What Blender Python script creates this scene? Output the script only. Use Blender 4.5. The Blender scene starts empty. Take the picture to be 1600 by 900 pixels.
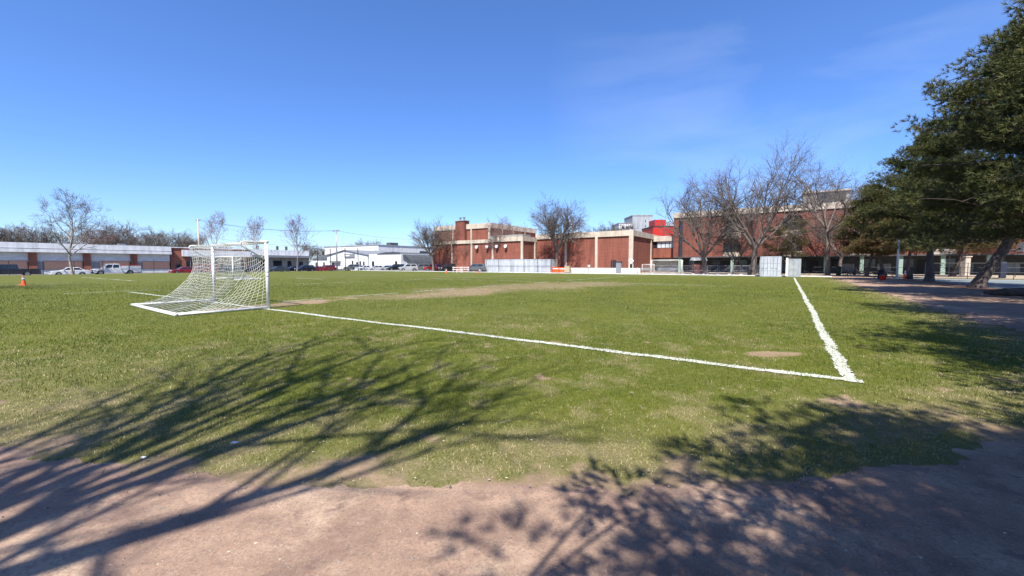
import bpy, math, random
import numpy as np
from mathutils import Vector, Matrix
R = math.radians
PI = math.pi
sc = bpy.context.scene
col = sc.collection

# ---------------------------------------------------------------- camera, sky, sun, exposure
EYE = 1.585
HOR = 413.2
FPX = 637.0
cam = bpy.data.cameras.new("camera")
cam.sensor_width = 36.0
cam.lens = 36.0 * FPX / 1600.0
cam.clip_end = 3000
cam.clip_start = 0.05
camo = bpy.data.objects.new("camera", cam)
col.objects.link(camo)
camo.location = (0, 0, EYE)
camo.rotation_euler = (R(90) - math.atan((450 - HOR) / FPX), 0, 0)
sc.camera = camo

SUN_EL, SUN_AZ = R(54), R(13)          # shadows fall forward and 13 degrees to the right
to_sun = Vector((-math.sin(SUN_AZ) * math.cos(SUN_EL), -math.cos(SUN_AZ) * math.cos(SUN_EL), math.sin(SUN_EL)))
w = bpy.data.worlds.new("World")
sc.world = w
w.use_nodes = True
nt = w.node_tree
bg = nt.nodes["Background"]
sky = nt.nodes.new("ShaderNodeTexSky")
sky.sky_type = 'NISHITA'
sky.sun_disc = False
sky.sun_elevation = SUN_EL
sky.sun_rotation = R(180 + 13)
sky.air_density = 1.0
sky.dust_density = 0.3
sky.ozone_density = 3.0
tc = nt.nodes.new("ShaderNodeTexCoord")
mp = nt.nodes.new("ShaderNodeMapping")
mp.inputs['Rotation'].default_value = (0.2, 0.1, R(-30))
mp.inputs['Scale'].default_value = (0.7, 3.2, 7.0)
nz = nt.nodes.new("ShaderNodeTexNoise")
nz.inputs['Scale'].default_value = 1.3
nz.inputs['Detail'].default_value = 7
nz.inputs['Roughness'].default_value = 0.55
nz.inputs['Distortion'].default_value = 0.35
rp = nt.nodes.new("ShaderNodeValToRGB")
rp.color_ramp.elements[0].position = 0.42
rp.color_ramp.elements[0].color = (0, 0, 0, 1)
rp.color_ramp.elements[1].position = 0.85
rp.color_ramp.elements[1].color = (0.20, 0.20, 0.20, 1)
mx = nt.nodes.new("ShaderNodeMixRGB")
mx.inputs['Color2'].default_value = (6.0, 6.6, 7.6, 1)
hs = nt.nodes.new("ShaderNodeHueSaturation")
hs.inputs['Saturation'].default_value = 1.12
tint = nt.nodes.new('ShaderNodeMixRGB'); tint.blend_type = 'MULTIPLY'; tint.inputs['Fac'].default_value = 1
tint.inputs['Color2'].default_value = (.875, .98, 1.28, 1)
nt.links.new(tc.outputs['Generated'], mp.inputs['Vector'])
nt.links.new(mp.outputs['Vector'], nz.inputs['Vector'])
nt.links.new(nz.outputs['Fac'], rp.inputs['Fac'])
nt.links.new(sky.outputs['Color'], hs.inputs['Color'])
nt.links.new(hs.outputs['Color'], tint.inputs['Color1'])
sepd = nt.nodes.new('ShaderNodeSeparateXYZ'); nt.links.new(tc.outputs['Generated'], sepd.inputs[0])
hz = nt.nodes.new('ShaderNodeValToRGB'); nt.links.new(sepd.outputs['Z'], hz.inputs['Fac'])
hz.color_ramp.elements[0].position = 0.0; hz.color_ramp.elements[0].color = (.80, .87, .96, 1)
hz.color_ramp.elements[1].position = .62; hz.color_ramp.elements[1].color = (1.0, 1.0, 1.0, 1)
e_ = hz.color_ramp.elements.new(.22); e_.color = (.86, .92, .98, 1)
hm = nt.nodes.new('ShaderNodeMixRGB'); hm.blend_type = 'MULTIPLY'; hm.inputs['Fac'].default_value = 1
nt.links.new(tint.outputs['Color'], hm.inputs['Color1']); nt.links.new(hz.outputs['Color'], hm.inputs['Color2'])
nt.links.new(hm.outputs['Color'], mx.inputs['Color1'])
dt = nt.nodes.new('ShaderNodeVectorMath'); dt.operation = 'DOT_PRODUCT'; dt.inputs[1].default_value = Vector((.50, .80, .33)).normalized()
nt.links.new(tc.outputs['Generated'], dt.inputs[0])
dr = nt.nodes.new('ShaderNodeMapRange'); dr.inputs['From Min'].default_value = .90; dr.inputs['From Max'].default_value = .985
nt.links.new(dt.outputs['Value'], dr.inputs['Value'])
cm = nt.nodes.new('ShaderNodeMath'); cm.operation = 'MULTIPLY'
nt.links.new(rp.outputs['Color'], cm.inputs[0]); nt.links.new(dr.outputs['Result'], cm.inputs[1])
nt.links.new(cm.outputs[0], mx.inputs['Fac'])
nt.links.new(mx.outputs['Color'], bg.inputs['Color'])
bg.inputs['Strength'].default_value = 0.088

sun = bpy.data.lights.new("sun", 'SUN')
sun.energy = 5.0
sun.angle = R(0.53)
sun.color = (1.0, 0.955, 0.88)
suno = bpy.data.objects.new("sun", sun)
suno.rotation_euler = to_sun.to_track_quat('Z', 'Y').to_euler()
suno.location = (0, -20, 40)
col.objects.link(suno)

sc.view_settings.view_transform = 'Standard'
sc.view_settings.look = 'None'
sc.view_settings.gamma = 1
sc.view_settings.exposure = 1.0
sc.view_settings.use_curve_mapping = False
sc.render.engine = 'CYCLES'
sc.cycles.max_bounces = 6
sc.cycles.transparent_max_bounces = 8

# ---------------------------------------------------------------- the place's own grid (u along the touchline, v along the goal line)
TH = math.atan(429 / 637)
SU, CU = math.sin(TH), math.cos(TH)
CX, CY = 4.6, 5.48                      # the corner of the pitch
ANG_U = PI / 2 - TH                     # angle of the u direction
ANG_V = PI - TH

def XY(u, v):
    return (CX + SU * u - CU * v, CY + CU * u + SU * v)
def UV(x, y):
    return (SU * (x - CX) + CU * (y - CY), -CU * (x - CX) + SU * (y - CY))
def at(px, Y):                          # surveying helper: bearing and distance to a plan position
    return ((px - 800) / FPX * Y, Y)
def on_u(px, u):                        # where a bearing meets a line of constant u; gives v
    r = (px - 800) / FPX
    Y = (u + SU * CX + CU * CY) / (CU + SU * r)
    return UV(r * Y, Y)[1]
def on_v(px, v):
    r = (px - 800) / FPX
    Y = (v - CU * CX + SU * CY) / (-CU * r + SU)
    return UV(r * Y, Y)[0]
def sstep(a, b, x):
    t = min(1, max(0, (x - a) / (b - a)))
    return t * t * (3 - 2 * t)
def gz(x, y):                           # the street on the left lies a little lower than the pitch
    v = UV(x, y)[1]
    return -0.32 * sstep(95.5, 99, v)

# ---------------------------------------------------------------- numpy noise
_rs = np.random.RandomState(7)
_tab = _rs.rand(256, 256)
def vnoise(x, y):
    xi = np.floor(x).astype(int); yi = np.floor(y).astype(int)
    fx = x - xi; fy = y - yi
    fx = fx * fx * (3 - 2 * fx); fy = fy * fy * (3 - 2 * fy)
    a = _tab[xi % 256, yi % 256]; b = _tab[(xi + 1) % 256, yi % 256]
    c = _tab[xi % 256, (yi + 1) % 256]; d = _tab[(xi + 1) % 256, (yi + 1) % 256]
    return (a * (1 - fx) + b * fx) * (1 - fy) + (c * (1 - fx) + d * fx) * fy
def fbm(x, y, s, o=4):
    t = 0; amp = 1; n = 0
    for k in range(o):
        t = t + amp * vnoise(x * s + 17.3 * k, y * s + 9.1 * k); n += amp; amp *= .5; s *= 2.03
    return t / n

# ---------------------------------------------------------------- materials
M = {}
ALB = .86            # real surfaces, a little darker than fresh paint charts
def mat(name, c, rough=0.8, c2=None, scale=3.0, stretch=(1, 1, 1), bump=0.0, bscale=None, metal=0.0, spec=0.3, detail=6, obj=False, lo=.35, hi=.65, coat=0, wea=0):
    if name in M: return M[name]
    if c2 is None: c2 = tuple(x * .82 for x in c)
    c = tuple(x * ALB for x in c); c2 = tuple(x * ALB for x in c2)
    m = bpy.data.materials.new(name)
    m.use_nodes = True
    t = m.node_tree
    b = t.nodes["Principled BSDF"]
    b.inputs['Roughness'].default_value = rough
    b.inputs['Metallic'].default_value = metal
    b.inputs['Specular IOR Level'].default_value = spec
    b.inputs['Coat Weight'].default_value = coat
    b.inputs['Base Color'].default_value = (*c, 1)
    if c2 is None: c2 = tuple(x * .82 for x in c)
    g = t.nodes.new("ShaderNodeTexCoord") if obj else t.nodes.new("ShaderNodeNewGeometry")
    mpn = t.nodes.new("ShaderNodeMapping")
    mpn.inputs['Scale'].default_value = stretch
    t.links.new(g.outputs['Object' if obj else 'Position'], mpn.inputs['Vector'])
    n = t.nodes.new("ShaderNodeTexNoise")
    n.inputs['Scale'].default_value = scale
    n.inputs['Detail'].default_value = detail
    n.inputs['Roughness'].default_value = .62
    t.links.new(mpn.outputs['Vector'], n.inputs['Vector'])
    r = t.nodes.new("ShaderNodeMapRange")
    r.inputs['From Min'].default_value = lo
    r.inputs['From Max'].default_value = hi
    t.links.new(n.outputs['Fac'], r.inputs['Value'])
    x = t.nodes.new("ShaderNodeMixRGB")
    x.inputs['Color1'].default_value = (*c, 1)
    x.inputs['Color2'].default_value = (*c2, 1)
    t.links.new(r.outputs['Result'], x.inputs['Fac'])
    src = x.outputs['Color']
    if wea:
        mp2 = t.nodes.new("ShaderNodeMapping"); mp2.inputs['Scale'].default_value = (1.1, 1.1, .16)
        t.links.new(g.outputs['Object' if obj else 'Position'], mp2.inputs['Vector'])
        n3 = t.nodes.new("ShaderNodeTexNoise"); n3.inputs['Scale'].default_value = 1.1; n3.inputs['Detail'].default_value = 7; n3.inputs['Roughness'].default_value = .65
        t.links.new(mp2.outputs['Vector'], n3.inputs['Vector'])
        r3 = t.nodes.new("ShaderNodeMapRange"); r3.inputs['From Min'].default_value = .42; r3.inputs['From Max'].default_value = .68
        t.links.new(n3.outputs['Fac'], r3.inputs['Value'])
        x3 = t.nodes.new("ShaderNodeMixRGB"); x3.inputs['Color2'].default_value = (*[q * (1 - wea) for q in c2], 1)
        t.links.new(r3.outputs['Result'], x3.inputs['Fac']); t.links.new(src, x3.inputs['Color1']); src = x3.outputs['Color']
    t.links.new(src, b.inputs['Base Color'])
    if bump:
        n2 = t.nodes.new("ShaderNodeTexNoise")
        n2.inputs['Scale'].default_value = bscale or scale * 4
        n2.inputs['Detail'].default_value = 5
        t.links.new(mpn.outputs['Vector'], n2.inputs['Vector'])
        bp = t.nodes.new("ShaderNodeBump")
        bp.inputs['Strength'].default_value = bump
        bp.inputs['Distance'].default_value = 0.02
        t.links.new(n2.outputs['Fac'], bp.inputs['Height'])
        t.links.new(bp.outputs['Normal'], b.inputs['Normal'])
    M[name] = m
    return m

def leafmat(name, c1, c2, trans=0.3, rough=.6, attr=None, c3=None):
    c1 = tuple(x * ALB for x in c1); c2 = tuple(x * ALB for x in c2); c3 = tuple(x * ALB for x in c3) if c3 else None
    m = bpy.data.materials.new(name); m.use_nodes = True
    t = m.node_tree; b = t.nodes["Principled BSDF"]; out = t.nodes["Material Output"]
    b.inputs['Roughness'].default_value = rough
    b.inputs['Specular IOR Level'].default_value = .25
    x = t.nodes.new("ShaderNodeMixRGB")
    x.inputs['Color1'].default_value = (*c1, 1); x.inputs['Color2'].default_value = (*c2, 1)
    if attr:
        a = t.nodes.new("ShaderNodeAttribute"); a.attribute_name = attr
        sp = t.nodes.new("ShaderNodeSeparateColor")
        t.links.new(a.outputs['Color'], sp.inputs['Color'])
        t.links.new(sp.outputs['Red'], x.inputs['Fac'])
        y = t.nodes.new("ShaderNodeMixRGB")
        y.inputs['Color2'].default_value = (*c3, 1)
        t.links.new(x.outputs['Color'], y.inputs['Color1'])
        t.links.new(sp.outputs['Green'], y.inputs['Fac'])
        src = y.outputs['Color']
    else:
        g = t.nodes.new("ShaderNodeNewGeometry")
        n = t.nodes.new("ShaderNodeTexNoise"); n.inputs['Scale'].default_value = 1.3; n.inputs['Detail'].default_value = 3
        t.links.new(g.outputs['Position'], n.inputs['Vector'])
        r = t.nodes.new("ShaderNodeMapRange"); r.inputs['From Min'].default_value = .3; r.inputs['From Max'].default_value = .7
        ad = t.nodes.new("ShaderNodeMath"); ad.operation = 'MULTIPLY_ADD'; ad.inputs[1].default_value = .35
        t.links.new(g.outputs['Random Per Island'], ad.inputs[0]); t.links.new(n.outputs['Fac'], ad.inputs[2])
        sb = t.nodes.new("ShaderNodeMath"); sb.operation = 'SUBTRACT'; sb.inputs[1].default_value = .17
        t.links.new(ad.outputs[0], sb.inputs[0]); t.links.new(sb.outputs[0], r.inputs['Value'])
        t.links.new(r.outputs['Result'], x.inputs['Fac'])
        src = x.outputs['Color']
    t.links.new(src, b.inputs['Base Color'])
    tr = t.nodes.new("ShaderNodeBsdfTranslucent"); t.links.new(src, tr.inputs['Color'])
    mixs = t.nodes.new("ShaderNodeMixShader"); mixs.inputs['Fac'].default_value = trans
    t.links.new(b.outputs['BSDF'], mixs.inputs[1]); t.links.new(tr.outputs['BSDF'], mixs.inputs[2])
    t.links.new(mixs.outputs['Shader'], out.inputs['Surface'])
    M[name] = m
    return m

WHITE = mat('white_paint', (.80, .80, .79), .45, (.72, .72, .71), 2.0, obj=True)
NETW = mat('net_cord', (.82, .82, .76), .8, (.68, .67, .60), 3.0)
WALLW = mat('white_wall', (.82, .82, .81), .8, (.72, .72, .72), .6, (1, 1, 3), bump=.1, wea=.25)
WALLG = mat('grey_wall', (.42, .44, .46), .85, (.34, .36, .38), .6, (1, 1, 3), bump=.1, wea=.25)
FASCIA_W = mat('white_fascia', (.86, .86, .86), .6, (.76, .76, .77), .5, (1, 1, 5), wea=.25)
BRICK = mat('red_brick', (.310, .105, .068), .9, (.215, .074, .052), 1.1, (.35, .35, 5.0), bump=.3, bscale=14, lo=.3, hi=.7, wea=.25)
BRICK2 = mat('dark_red_brick', (.265, .092, .064), .9, (.155, .055, .043), 1.0, (.4, .4, 4.0), bump=.3, bscale=14, lo=.3, hi=.7, wea=.25)
BRICK3 = mat('orange_brick', (.38, .15, .10), .9, (.30, .11, .075), 1.2, (.4, .4, 4.0), bump=.2, bscale=14, wea=.25)
CONC = mat('cream_concrete', (.62, .53, .43), .85, (.50, .42, .34), .8, (1, 1, 2.5), bump=.15, wea=.25)
CONCG = mat('grey_concrete', (.40, .38, .35), .9, (.30, .28, .26), .9, (1, 1, 3), bump=.15, wea=.25)
ROOFD = mat('dark_roof', (.085, .09, .10), .85, (.05, .055, .06), 1.0)
ROOFG = mat('grey_roof', (.24, .25, .27), .85, (.17, .18, .2), .7)
GLASS = mat('dark_glass', (.03, .037, .045), .12, (.016, .02, .026), .6, spec=.6)
GLASSL = mat('pale_blind', (.62, .66, .68), .4, (.40, .45, .48), 1.2)
DOORW = mat('white_door', (.80, .81, .82), .6, (.58, .59, .6), .8, (1, 1, 6))
PEACH = mat('peach_panel', (.80, .44, .29), .7, (.66, .35, .23), .9, (.6, .6, 8), lo=.3, hi=.7)
BLACK = mat('black_metal', (.022, .023, .025), .5, (.035, .036, .038), 4)
BLACKM = mat('black_plastic', (.016, .017, .02), .7, (.03, .03, .033), 8)
GALV = mat('galvanised_metal', (.38, .39, .41), .45, (.28, .29, .31), 6, metal=.5)
RUBBER = mat('rubber', (.018, .018, .018), .85, (.03, .03, .03), 8)
RIM = mat('wheel_rim', (.42, .43, .45), .35, (.3, .3, .32), 8, metal=.7)
ORANGE = mat('orange_plastic', (.80, .105, .025), .5, (.66, .08, .02), 5, obj=True)
REDP = mat('red_plastic', (.62, .035, .02), .45, (.5, .03, .02), 5)
CREAM = mat('cream_panel', (.62, .50, .32), .8, (.5, .4, .26), 4)
BARK = mat('grey_bark', (.215, .175, .150), .95, (.105, .085, .074), 5, (1, 1, .3), bump=.6, bscale=20, lo=.3, hi=.7)
BARKP = mat('pale_bark', (.42, .38, .33), .9, (.20, .17, .14), 3, (1, 1, .4), bump=.5, bscale=18, lo=.35, hi=.6)
TWIG = mat('twig_bark', (.165, .138, .122), .95, (.10, .082, .072), 3)
TWIGR = mat('reddish_twig', (.24, .15, .13), .95, (.17, .105, .09), 3)
PBARK = mat('pine_bark', (.135, .105, .088), .95, (.055, .043, .038), 6, (1, 1, .35), bump=.8, bscale=16, lo=.3, hi=.7)
WOODP = mat('weathered_wood', (.33, .27, .22), .9, (.22, .18, .15), 5, (1, 1, .2))
NEEDLE = leafmat('pine_needles', (.034, .056, .018), (.150, .148, .044), .18)
NEEDLE2 = leafmat('olive_needles', (.085, .098, .030), (.19, .155, .058), .22)
NEEDLEB = leafmat('brown_needles', (.17, .105, .05), (.26, .16, .08), .2)
GREENP = mat('pale_green_paint', (.30, .40, .33), .7, (.24, .33, .27), 2)
REDWALL = mat('red_cladding', (.55, .03, .02), .5, (.42, .02, .015), 1.5)
ASPH = mat('asphalt', (.16, .155, .15), .9, (.11, .105, .10), 2.0, bump=.3, bscale=60)
PAVE = mat('pale_paving', (.50, .45, .38), .9, (.38, .33, .27), 1.5, bump=.2, bscale=40)
COURT = mat('court_surface', (.20, .235, .235), .85, (.16, .19, .19), 1.2, bump=.1, bscale=30)
MULCH = mat('mulch', (.15, .085, .06), .95, (.25, .15, .10), 5, bump=.8, bscale=30)

# ---------------------------------------------------------------- mesh builder
class MB:
    def __init__(s): s.v = []; s.f = []
    def add(s, vs, fs):
        n = len(s.v); s.v.extend([tuple(p) for p in vs]); s.f.extend([tuple(i + n for i in f) for f in fs])
    def hexa(s, p):
        s.add(p, [(0, 3, 2, 1), (4, 5, 6, 7), (0, 1, 5, 4), (1, 2, 6, 5), (2, 3, 7, 6), (3, 0, 4, 7)])
    def box(s, x0, x1, y0, y1, z0, z1, taper=0):
        t = taper
        s.hexa([(x0, y0, z0), (x1, y0, z0), (x1, y1, z0), (x0, y1, z0), (x0 + t, y0 + t, z1), (x1 - t, y0 + t, z1), (x1 - t, y1 - t, z1), (x0 + t, y1 - t, z1)])
    def bar(s, a, b, w, h=None, up=(0, 0, 1)):
        h = h or w
        a = Vector(a); b = Vector(b); d = (b - a).normalized(); upv = Vector(up)
        if abs(d.dot(upv)) > .99: upv = Vector((1, 0, 0))
        x = d.cross(upv).normalized() * (w / 2); z = x.cross(d).normalized() * (h / 2)
        s.hexa([a - x - z, a + x - z, b + x - z, b - x - z, a - x + z, a + x + z, b + x + z, b - x + z])
    def tube(s, pts, rad, n=8, cap=True):
        pts = [Vector(p) for p in pts]
        if not hasattr(rad, '__len__'): rad = [rad] * len(pts)
        rings = []; px = None
        for i, p in enumerate(pts):
            d = (pts[min(i + 1, len(pts) - 1)] - pts[max(i - 1, 0)])
            if d.length < 1e-9: d = Vector((0, 0, 1))
            d.normalize()
            if px is None:
                px = d.orthogonal().normalized()
            else:
                px = (px - d * px.dot(d))
                px = px.normalized() if px.length > 1e-6 else d.orthogonal().normalized()
            py = d.cross(px)
            rings.append([p + (px * math.cos(2 * PI * k / n) + py * math.sin(2 * PI * k / n)) * rad[i] for k in range(n)])
        vs = [q for r in rings for q in r]; fs = []
        for i in range(len(pts) - 1):
            for k in range(n):
                fs.append((i * n + k, i * n + (k + 1) % n, (i + 1) * n + (k + 1) % n, (i + 1) * n + k))
        if cap:
            fs.append(tuple(range(n - 1, -1, -1))); fs.append(tuple((len(pts) - 1) * n + k for k in range(n)))
        s.add(vs, fs)
    def lathe(s, prof, n=20, c=(0, 0, 0)):
        vs = []; fs = []
        for (r, z) in prof:
            for k in range(n):
                vs.append((c[0] + r * math.cos(2 * PI * k / n), c[1] + r * math.sin(2 * PI * k / n), c[2] + z))
        for i in range(len(prof) - 1):
            for k in range(n):
                fs.append((i * n + k, i * n + (k + 1) % n, (i + 1) * n + (k + 1) % n, (i + 1) * n + k))
        fs.append(tuple(range(n - 1, -1, -1))); fs.append(tuple((len(prof) - 1) * n + k for k in range(n)))
        s.add(vs, fs)
    def prism(s, poly, y0, y1, axis='y', inset=0):
        # poly in (x,z); extruded along y
        n = len(poly)
        if axis == 'y':
            vs = [(p[0], y0, p[1]) for p in poly] + [(p[0], y1, p[1]) for p in poly]
        elif axis == 'z':
            vs = [(p[0], p[1], y0) for p in poly] + [(p[0], p[1], y1) for p in poly]
        else:
            vs = [(y0, p[0], p[1]) for p in poly] + [(y1, p[0], p[1]) for p in poly]
        fs = [tuple(range(n)), tuple(range(2 * n - 1, n - 1, -1))]
        for i in range(n):
            j = (i + 1) % n; fs.append((i, i + n, j + n, j))
        s.add(vs, fs)
    def ubox(s, u0, u1, v0, v1, z0, z1):      # a box on the place's grid, world coordinates
        p = [XY(u0, v0), XY(u1, v0), XY(u1, v1), XY(u0, v1)]
        s.hexa([(*q, z0) for q in p] + [(*q, z1) for q in p])
    def build(s, name, m, parent=None, smooth=False, bevel=0, world=False):
        me = bpy.data.meshes.new(name)
        vs = s.v
        if world and parent is not None:
            o = parent.location; vs = [(a[0] - o.x, a[1] - o.y, a[2] - o.z) for a in vs]
        me.from_pydata(vs, [], s.f)
        import bmesh
        bm = bmesh.new(); bm.from_mesh(me)
        bmesh.ops.recalc_face_normals(bm, faces=bm.faces)
        bm.to_mesh(me); bm.free()
        me.materials.append(m)
        if smooth:
            me.polygons.foreach_set('use_smooth', [True] * len(me.polygons))
        o = bpy.data.objects.new(name, me); col.objects.link(o)
        if parent is not None: o.parent = parent
        if bevel:
            b = o.modifiers.new('bevel', 'BEVEL'); b.width = bevel; b.segments = 2; b.limit_method = 'ANGLE'
        return o

def npmesh(name, verts, faces, m, parent=None, smooth=False, attrs=None):
    """verts (n,3) float, faces: (k, 3 or 4) int."""
    me = bpy.data.meshes.new(name)
    k = faces.shape[1]
    me.vertices.add(len(verts)); me.vertices.foreach_set('co', verts.astype(np.float32).ravel())
    me.loops.add(faces.size); me.loops.foreach_set('vertex_index', faces.astype(np.int32).ravel())
    me.polygons.add(len(faces))
    me.polygons.foreach_set('loop_start', np.arange(0, faces.size, k, dtype=np.int32))
    me.polygons.foreach_set('loop_total', np.full(len(faces), k, dtype=np.int32))
    me.polygons.foreach_set('use_smooth', np.full(len(faces), smooth, dtype=bool))
    me.update(calc_edges=True)
    me.materials.append(m)
    if attrs:
        for an, a in attrs.items():
            at_ = me.color_attributes.new(an, 'FLOAT_COLOR', 'POINT')
            at_.data.foreach_set('color', a.astype(np.float32).ravel())
    o = bpy.data.objects.new(name, me); col.objects.link(o)
    if parent is not None: o.parent = parent
    return o

def tag(o, label=None, cat=None, group=None, kind=None):
    if label: o['label'] = label
    if cat: o['category'] = cat
    if group: o['group'] = group
    if kind: o['kind'] = kind
    return o
def empty(name, loc, rz=0, label=None, cat=None, group=None):
    o = bpy.data.objects.new(name, None); col.objects.link(o)
    o.location = loc; o.rotation_euler = (0, 0, rz); o.empty_display_size = .2
    return tag(o, label, cat, group)
def copy_tree(o, loc, rz=0, scale=1.0, label=None, group=None, cat=None):
    kids = {}
    for c in bpy.data.objects:
        if c.parent: kids.setdefault(c.parent.name, []).append(c)
    def rec(src, parent):
        c = src.copy(); col.objects.link(c); c.parent = parent
        for k in kids.get(src.name, []): rec(k, c)
        return c
    r = rec(o, None)
    r.location = loc; r.rotation_euler = (0, 0, rz)
    r.scale = scale if hasattr(scale, '__len__') else (scale,) * 3
    if label: r['label'] = label
    if group: r['group'] = group
    if cat: r['category'] = cat
    return r

# ---------------------------------------------------------------- ground masks (plan coordinates, numpy)
def path_mask(X, Y):
    """positive inside the worn dirt path: a loop that runs past the camera and up the right touchline"""
    u, v = SU * (X - CX) + CU * (Y - CY), -CU * (X - CX) + SU * (Y - CY)
    # near boundary: y of the grass edge as a function of x
    xs = np.array([-60, -20, -9, -4.2, -2.8, -1.8, -.3, .6, 1.4, 2.15, 2.9, 3.6, 4.6, 5.6, 7.6, 9.8, 12.3, 16.0])
    ys = np.array([10, 6.6, 4.3, 3.36, 3.10, 2.88, 2.84, 2.86, 2.92, 2.98, 3.1, 3.32, 3.65, 4.0, 4.8, 6.3, 9.6, 15.6])
    e = np.interp(X, xs, ys)
    w1 = (fbm(X, Y, 1.1, 3) - .5) * .6 + (fbm(X + 40, Y, 5, 3) - .5) * .75
    near = (e - Y) + w1 * .34
    side = (-3.75 - v) + w1 * .7
    m = np.where(X < 12.3, near, -99)
    side = np.where((Y > 4.4) & (X > 7), side, -99)
    return np.maximum(m, side)
LINES = [  # (u0,v0,u1,v1,width,strength)
    (0, -.06, 0, 31.9, .17, 1.0),
    (0, 0, 52, 0, .165, 1.0),
    (1.7, 18.6, 56, 18.6, .12, .95),
    (25.5, 0, 25.5, 33, .12, .55), (27.0, 2, 27.0, 17, .10, .42),
    (51.5, 0, 51.5, 33, .14, .7), (31.5, 19, 31.5, 48, .12, .5),
    (-20, 33.4, 48, 33.4, .12, .55), (-6, 50.2, 40, 50.2, .12, .6), (5, 53, 5, 73, .14, .85),
    (40, 20, 40, 70, .12, .4), (58, 20, 58, 60, .12, .4),
    (18, 42.5, 18, 48.5, .16, .95),
]
def line_mask(X, Y):
    u, v = SU * (X - CX) + CU * (Y - CY), -CU * (X - CX) + SU * (Y - CY)
    out = np.zeros_like(X); 
    wob = (fbm(X, Y, .9, 2) - .5) * .08
    fray = (fbm(X + 7, Y + 3, 14, 3) - .5) * .09
    for (u0, v0, u1, v1, wd, st) in LINES:
        du, dv = u1 - u0, v1 - v0; L = math.hypot(du, dv); du /= L; dv /= L
        t = (u - u0) * du + (v - v0) * dv
        n = np.abs(-(u - u0) * dv + (v - v0) * du + wob)
        ins = np.clip((wd / 2 + fray - n) / .03 + .5, 0, 1) * ((t > -wd / 2) & (t < L + wd / 2))
        if st < 1: ins = ins * (fbm(X * 1.0 + u0 * 3, Y + v0, .55, 3) < .42 + st * .22)
        out = np.maximum(out, ins)
    return out
def bare_mask(X, Y):
    """0..1 how worn the turf is"""
    u, v = SU * (X - CX) + CU * (Y - CY), -CU * (X - CX) + SU * (Y - CY)
    n = fbm(X, Y, .35, 4); n2 = fbm(X + 90, Y, 2.2, 4)
    b = np.clip((n2 - .70) * 7, 0, .9) * np.clip(1.4 - np.hypot(X, Y) / 14, .15, 1)
    # worn goal mouth and a trodden band along the inner line
    def blob(x0, y0, rx, ry, a, s=1.0):
        c, s_ = math.cos(a), math.sin(a)
        dx, dy = X - x0, Y - y0
        p = (dx * c + dy * s_) / rx; q = (-dx * s_ + dy * c) / ry
        return np.clip((1.25 - np.sqrt(p * p + q * q) + (n2 - .5) * 1.5 + (n - .5) * .8) * 1.6, 0, 1) * s
    b = np.maximum(b, blob(-9.0, 16.6, 2.6, 1.0, R(56), .95))
    def soft(x0, y0, rx, ry, a, s):
        c, s_ = math.cos(a), math.sin(a); dx, dy = X - x0, Y - y0
        p = (dx * c + dy * s_) / rx; q = (-dx * s_ + dy * c) / ry
        return np.clip(1.3 - np.sqrt(p * p + q * q) + (n - .5) * .9 + (n2 - .5) * .5, 0, 1) * s
    b = np.maximum(b, soft(-3.0, 23.0, 8.5, 3.6, R(54), .72))
    b = np.maximum(b, soft(3.0, 30.0, 13.0, 6.5, R(40), .62))
    b = np.maximum(b, soft(-1.0, 12.0, 7.0, 3.0, R(-20), .3))
    b = np.maximum(b, blob(4.7, 7.15, .55, .22, R(10), .9))
    e = path_mask(X, Y)
    b = np.maximum(b, np.clip((e + .42 + (n2 - .5) * 1.7) * 1.5, 0, 1))
    b = np.maximum(b, blob(3.7, 3.9, 1.2, .4, R(25), .5))
    return np.clip(b, 0, 1)
def dry_mask(X, Y):
    d = np.hypot(X, Y)
    e = path_mask(X, Y)
    base = np.clip((fbm(X, Y + 50, 2.6, 5) - .52) * 2.6, 0, .5) * np.clip(1.5 - d / 12, .25, 1)
    near = np.clip((e + 1.7) / 2.0, 0, .72)
    left = np.clip((-X - 3.2) / 4, 0, .22) * np.clip((9 - Y) / 3, 0, 1)
    return np.clip(base + near * (.3 + .8 * fbm(X, Y, 2.5, 3)) + left, 0, .9)

# ---------------------------------------------------------------- ground sheets
def polar(r0, r1, nr, na, inner=0):
    rr = np.geomspace(r0, r1, nr); aa = np.concatenate([np.linspace(R(20), R(160), int(na * .88), endpoint=False), np.linspace(R(160), R(380), na - int(na * .88), endpoint=False)])
    A, Rr = np.meshgrid(aa, rr)
    X = (Rr * np.cos(A)).ravel(); Y = (Rr * np.sin(A)).ravel()
    i = np.arange(nr - 1)[:, None] * na; k = np.arange(na)[None, :]
    k2 = (k + 1) % na
    F = np.stack([i + k, i + na + k, i + na + k2, i + k2], -1).reshape(-1, 4)
    return X, Y, F

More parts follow.
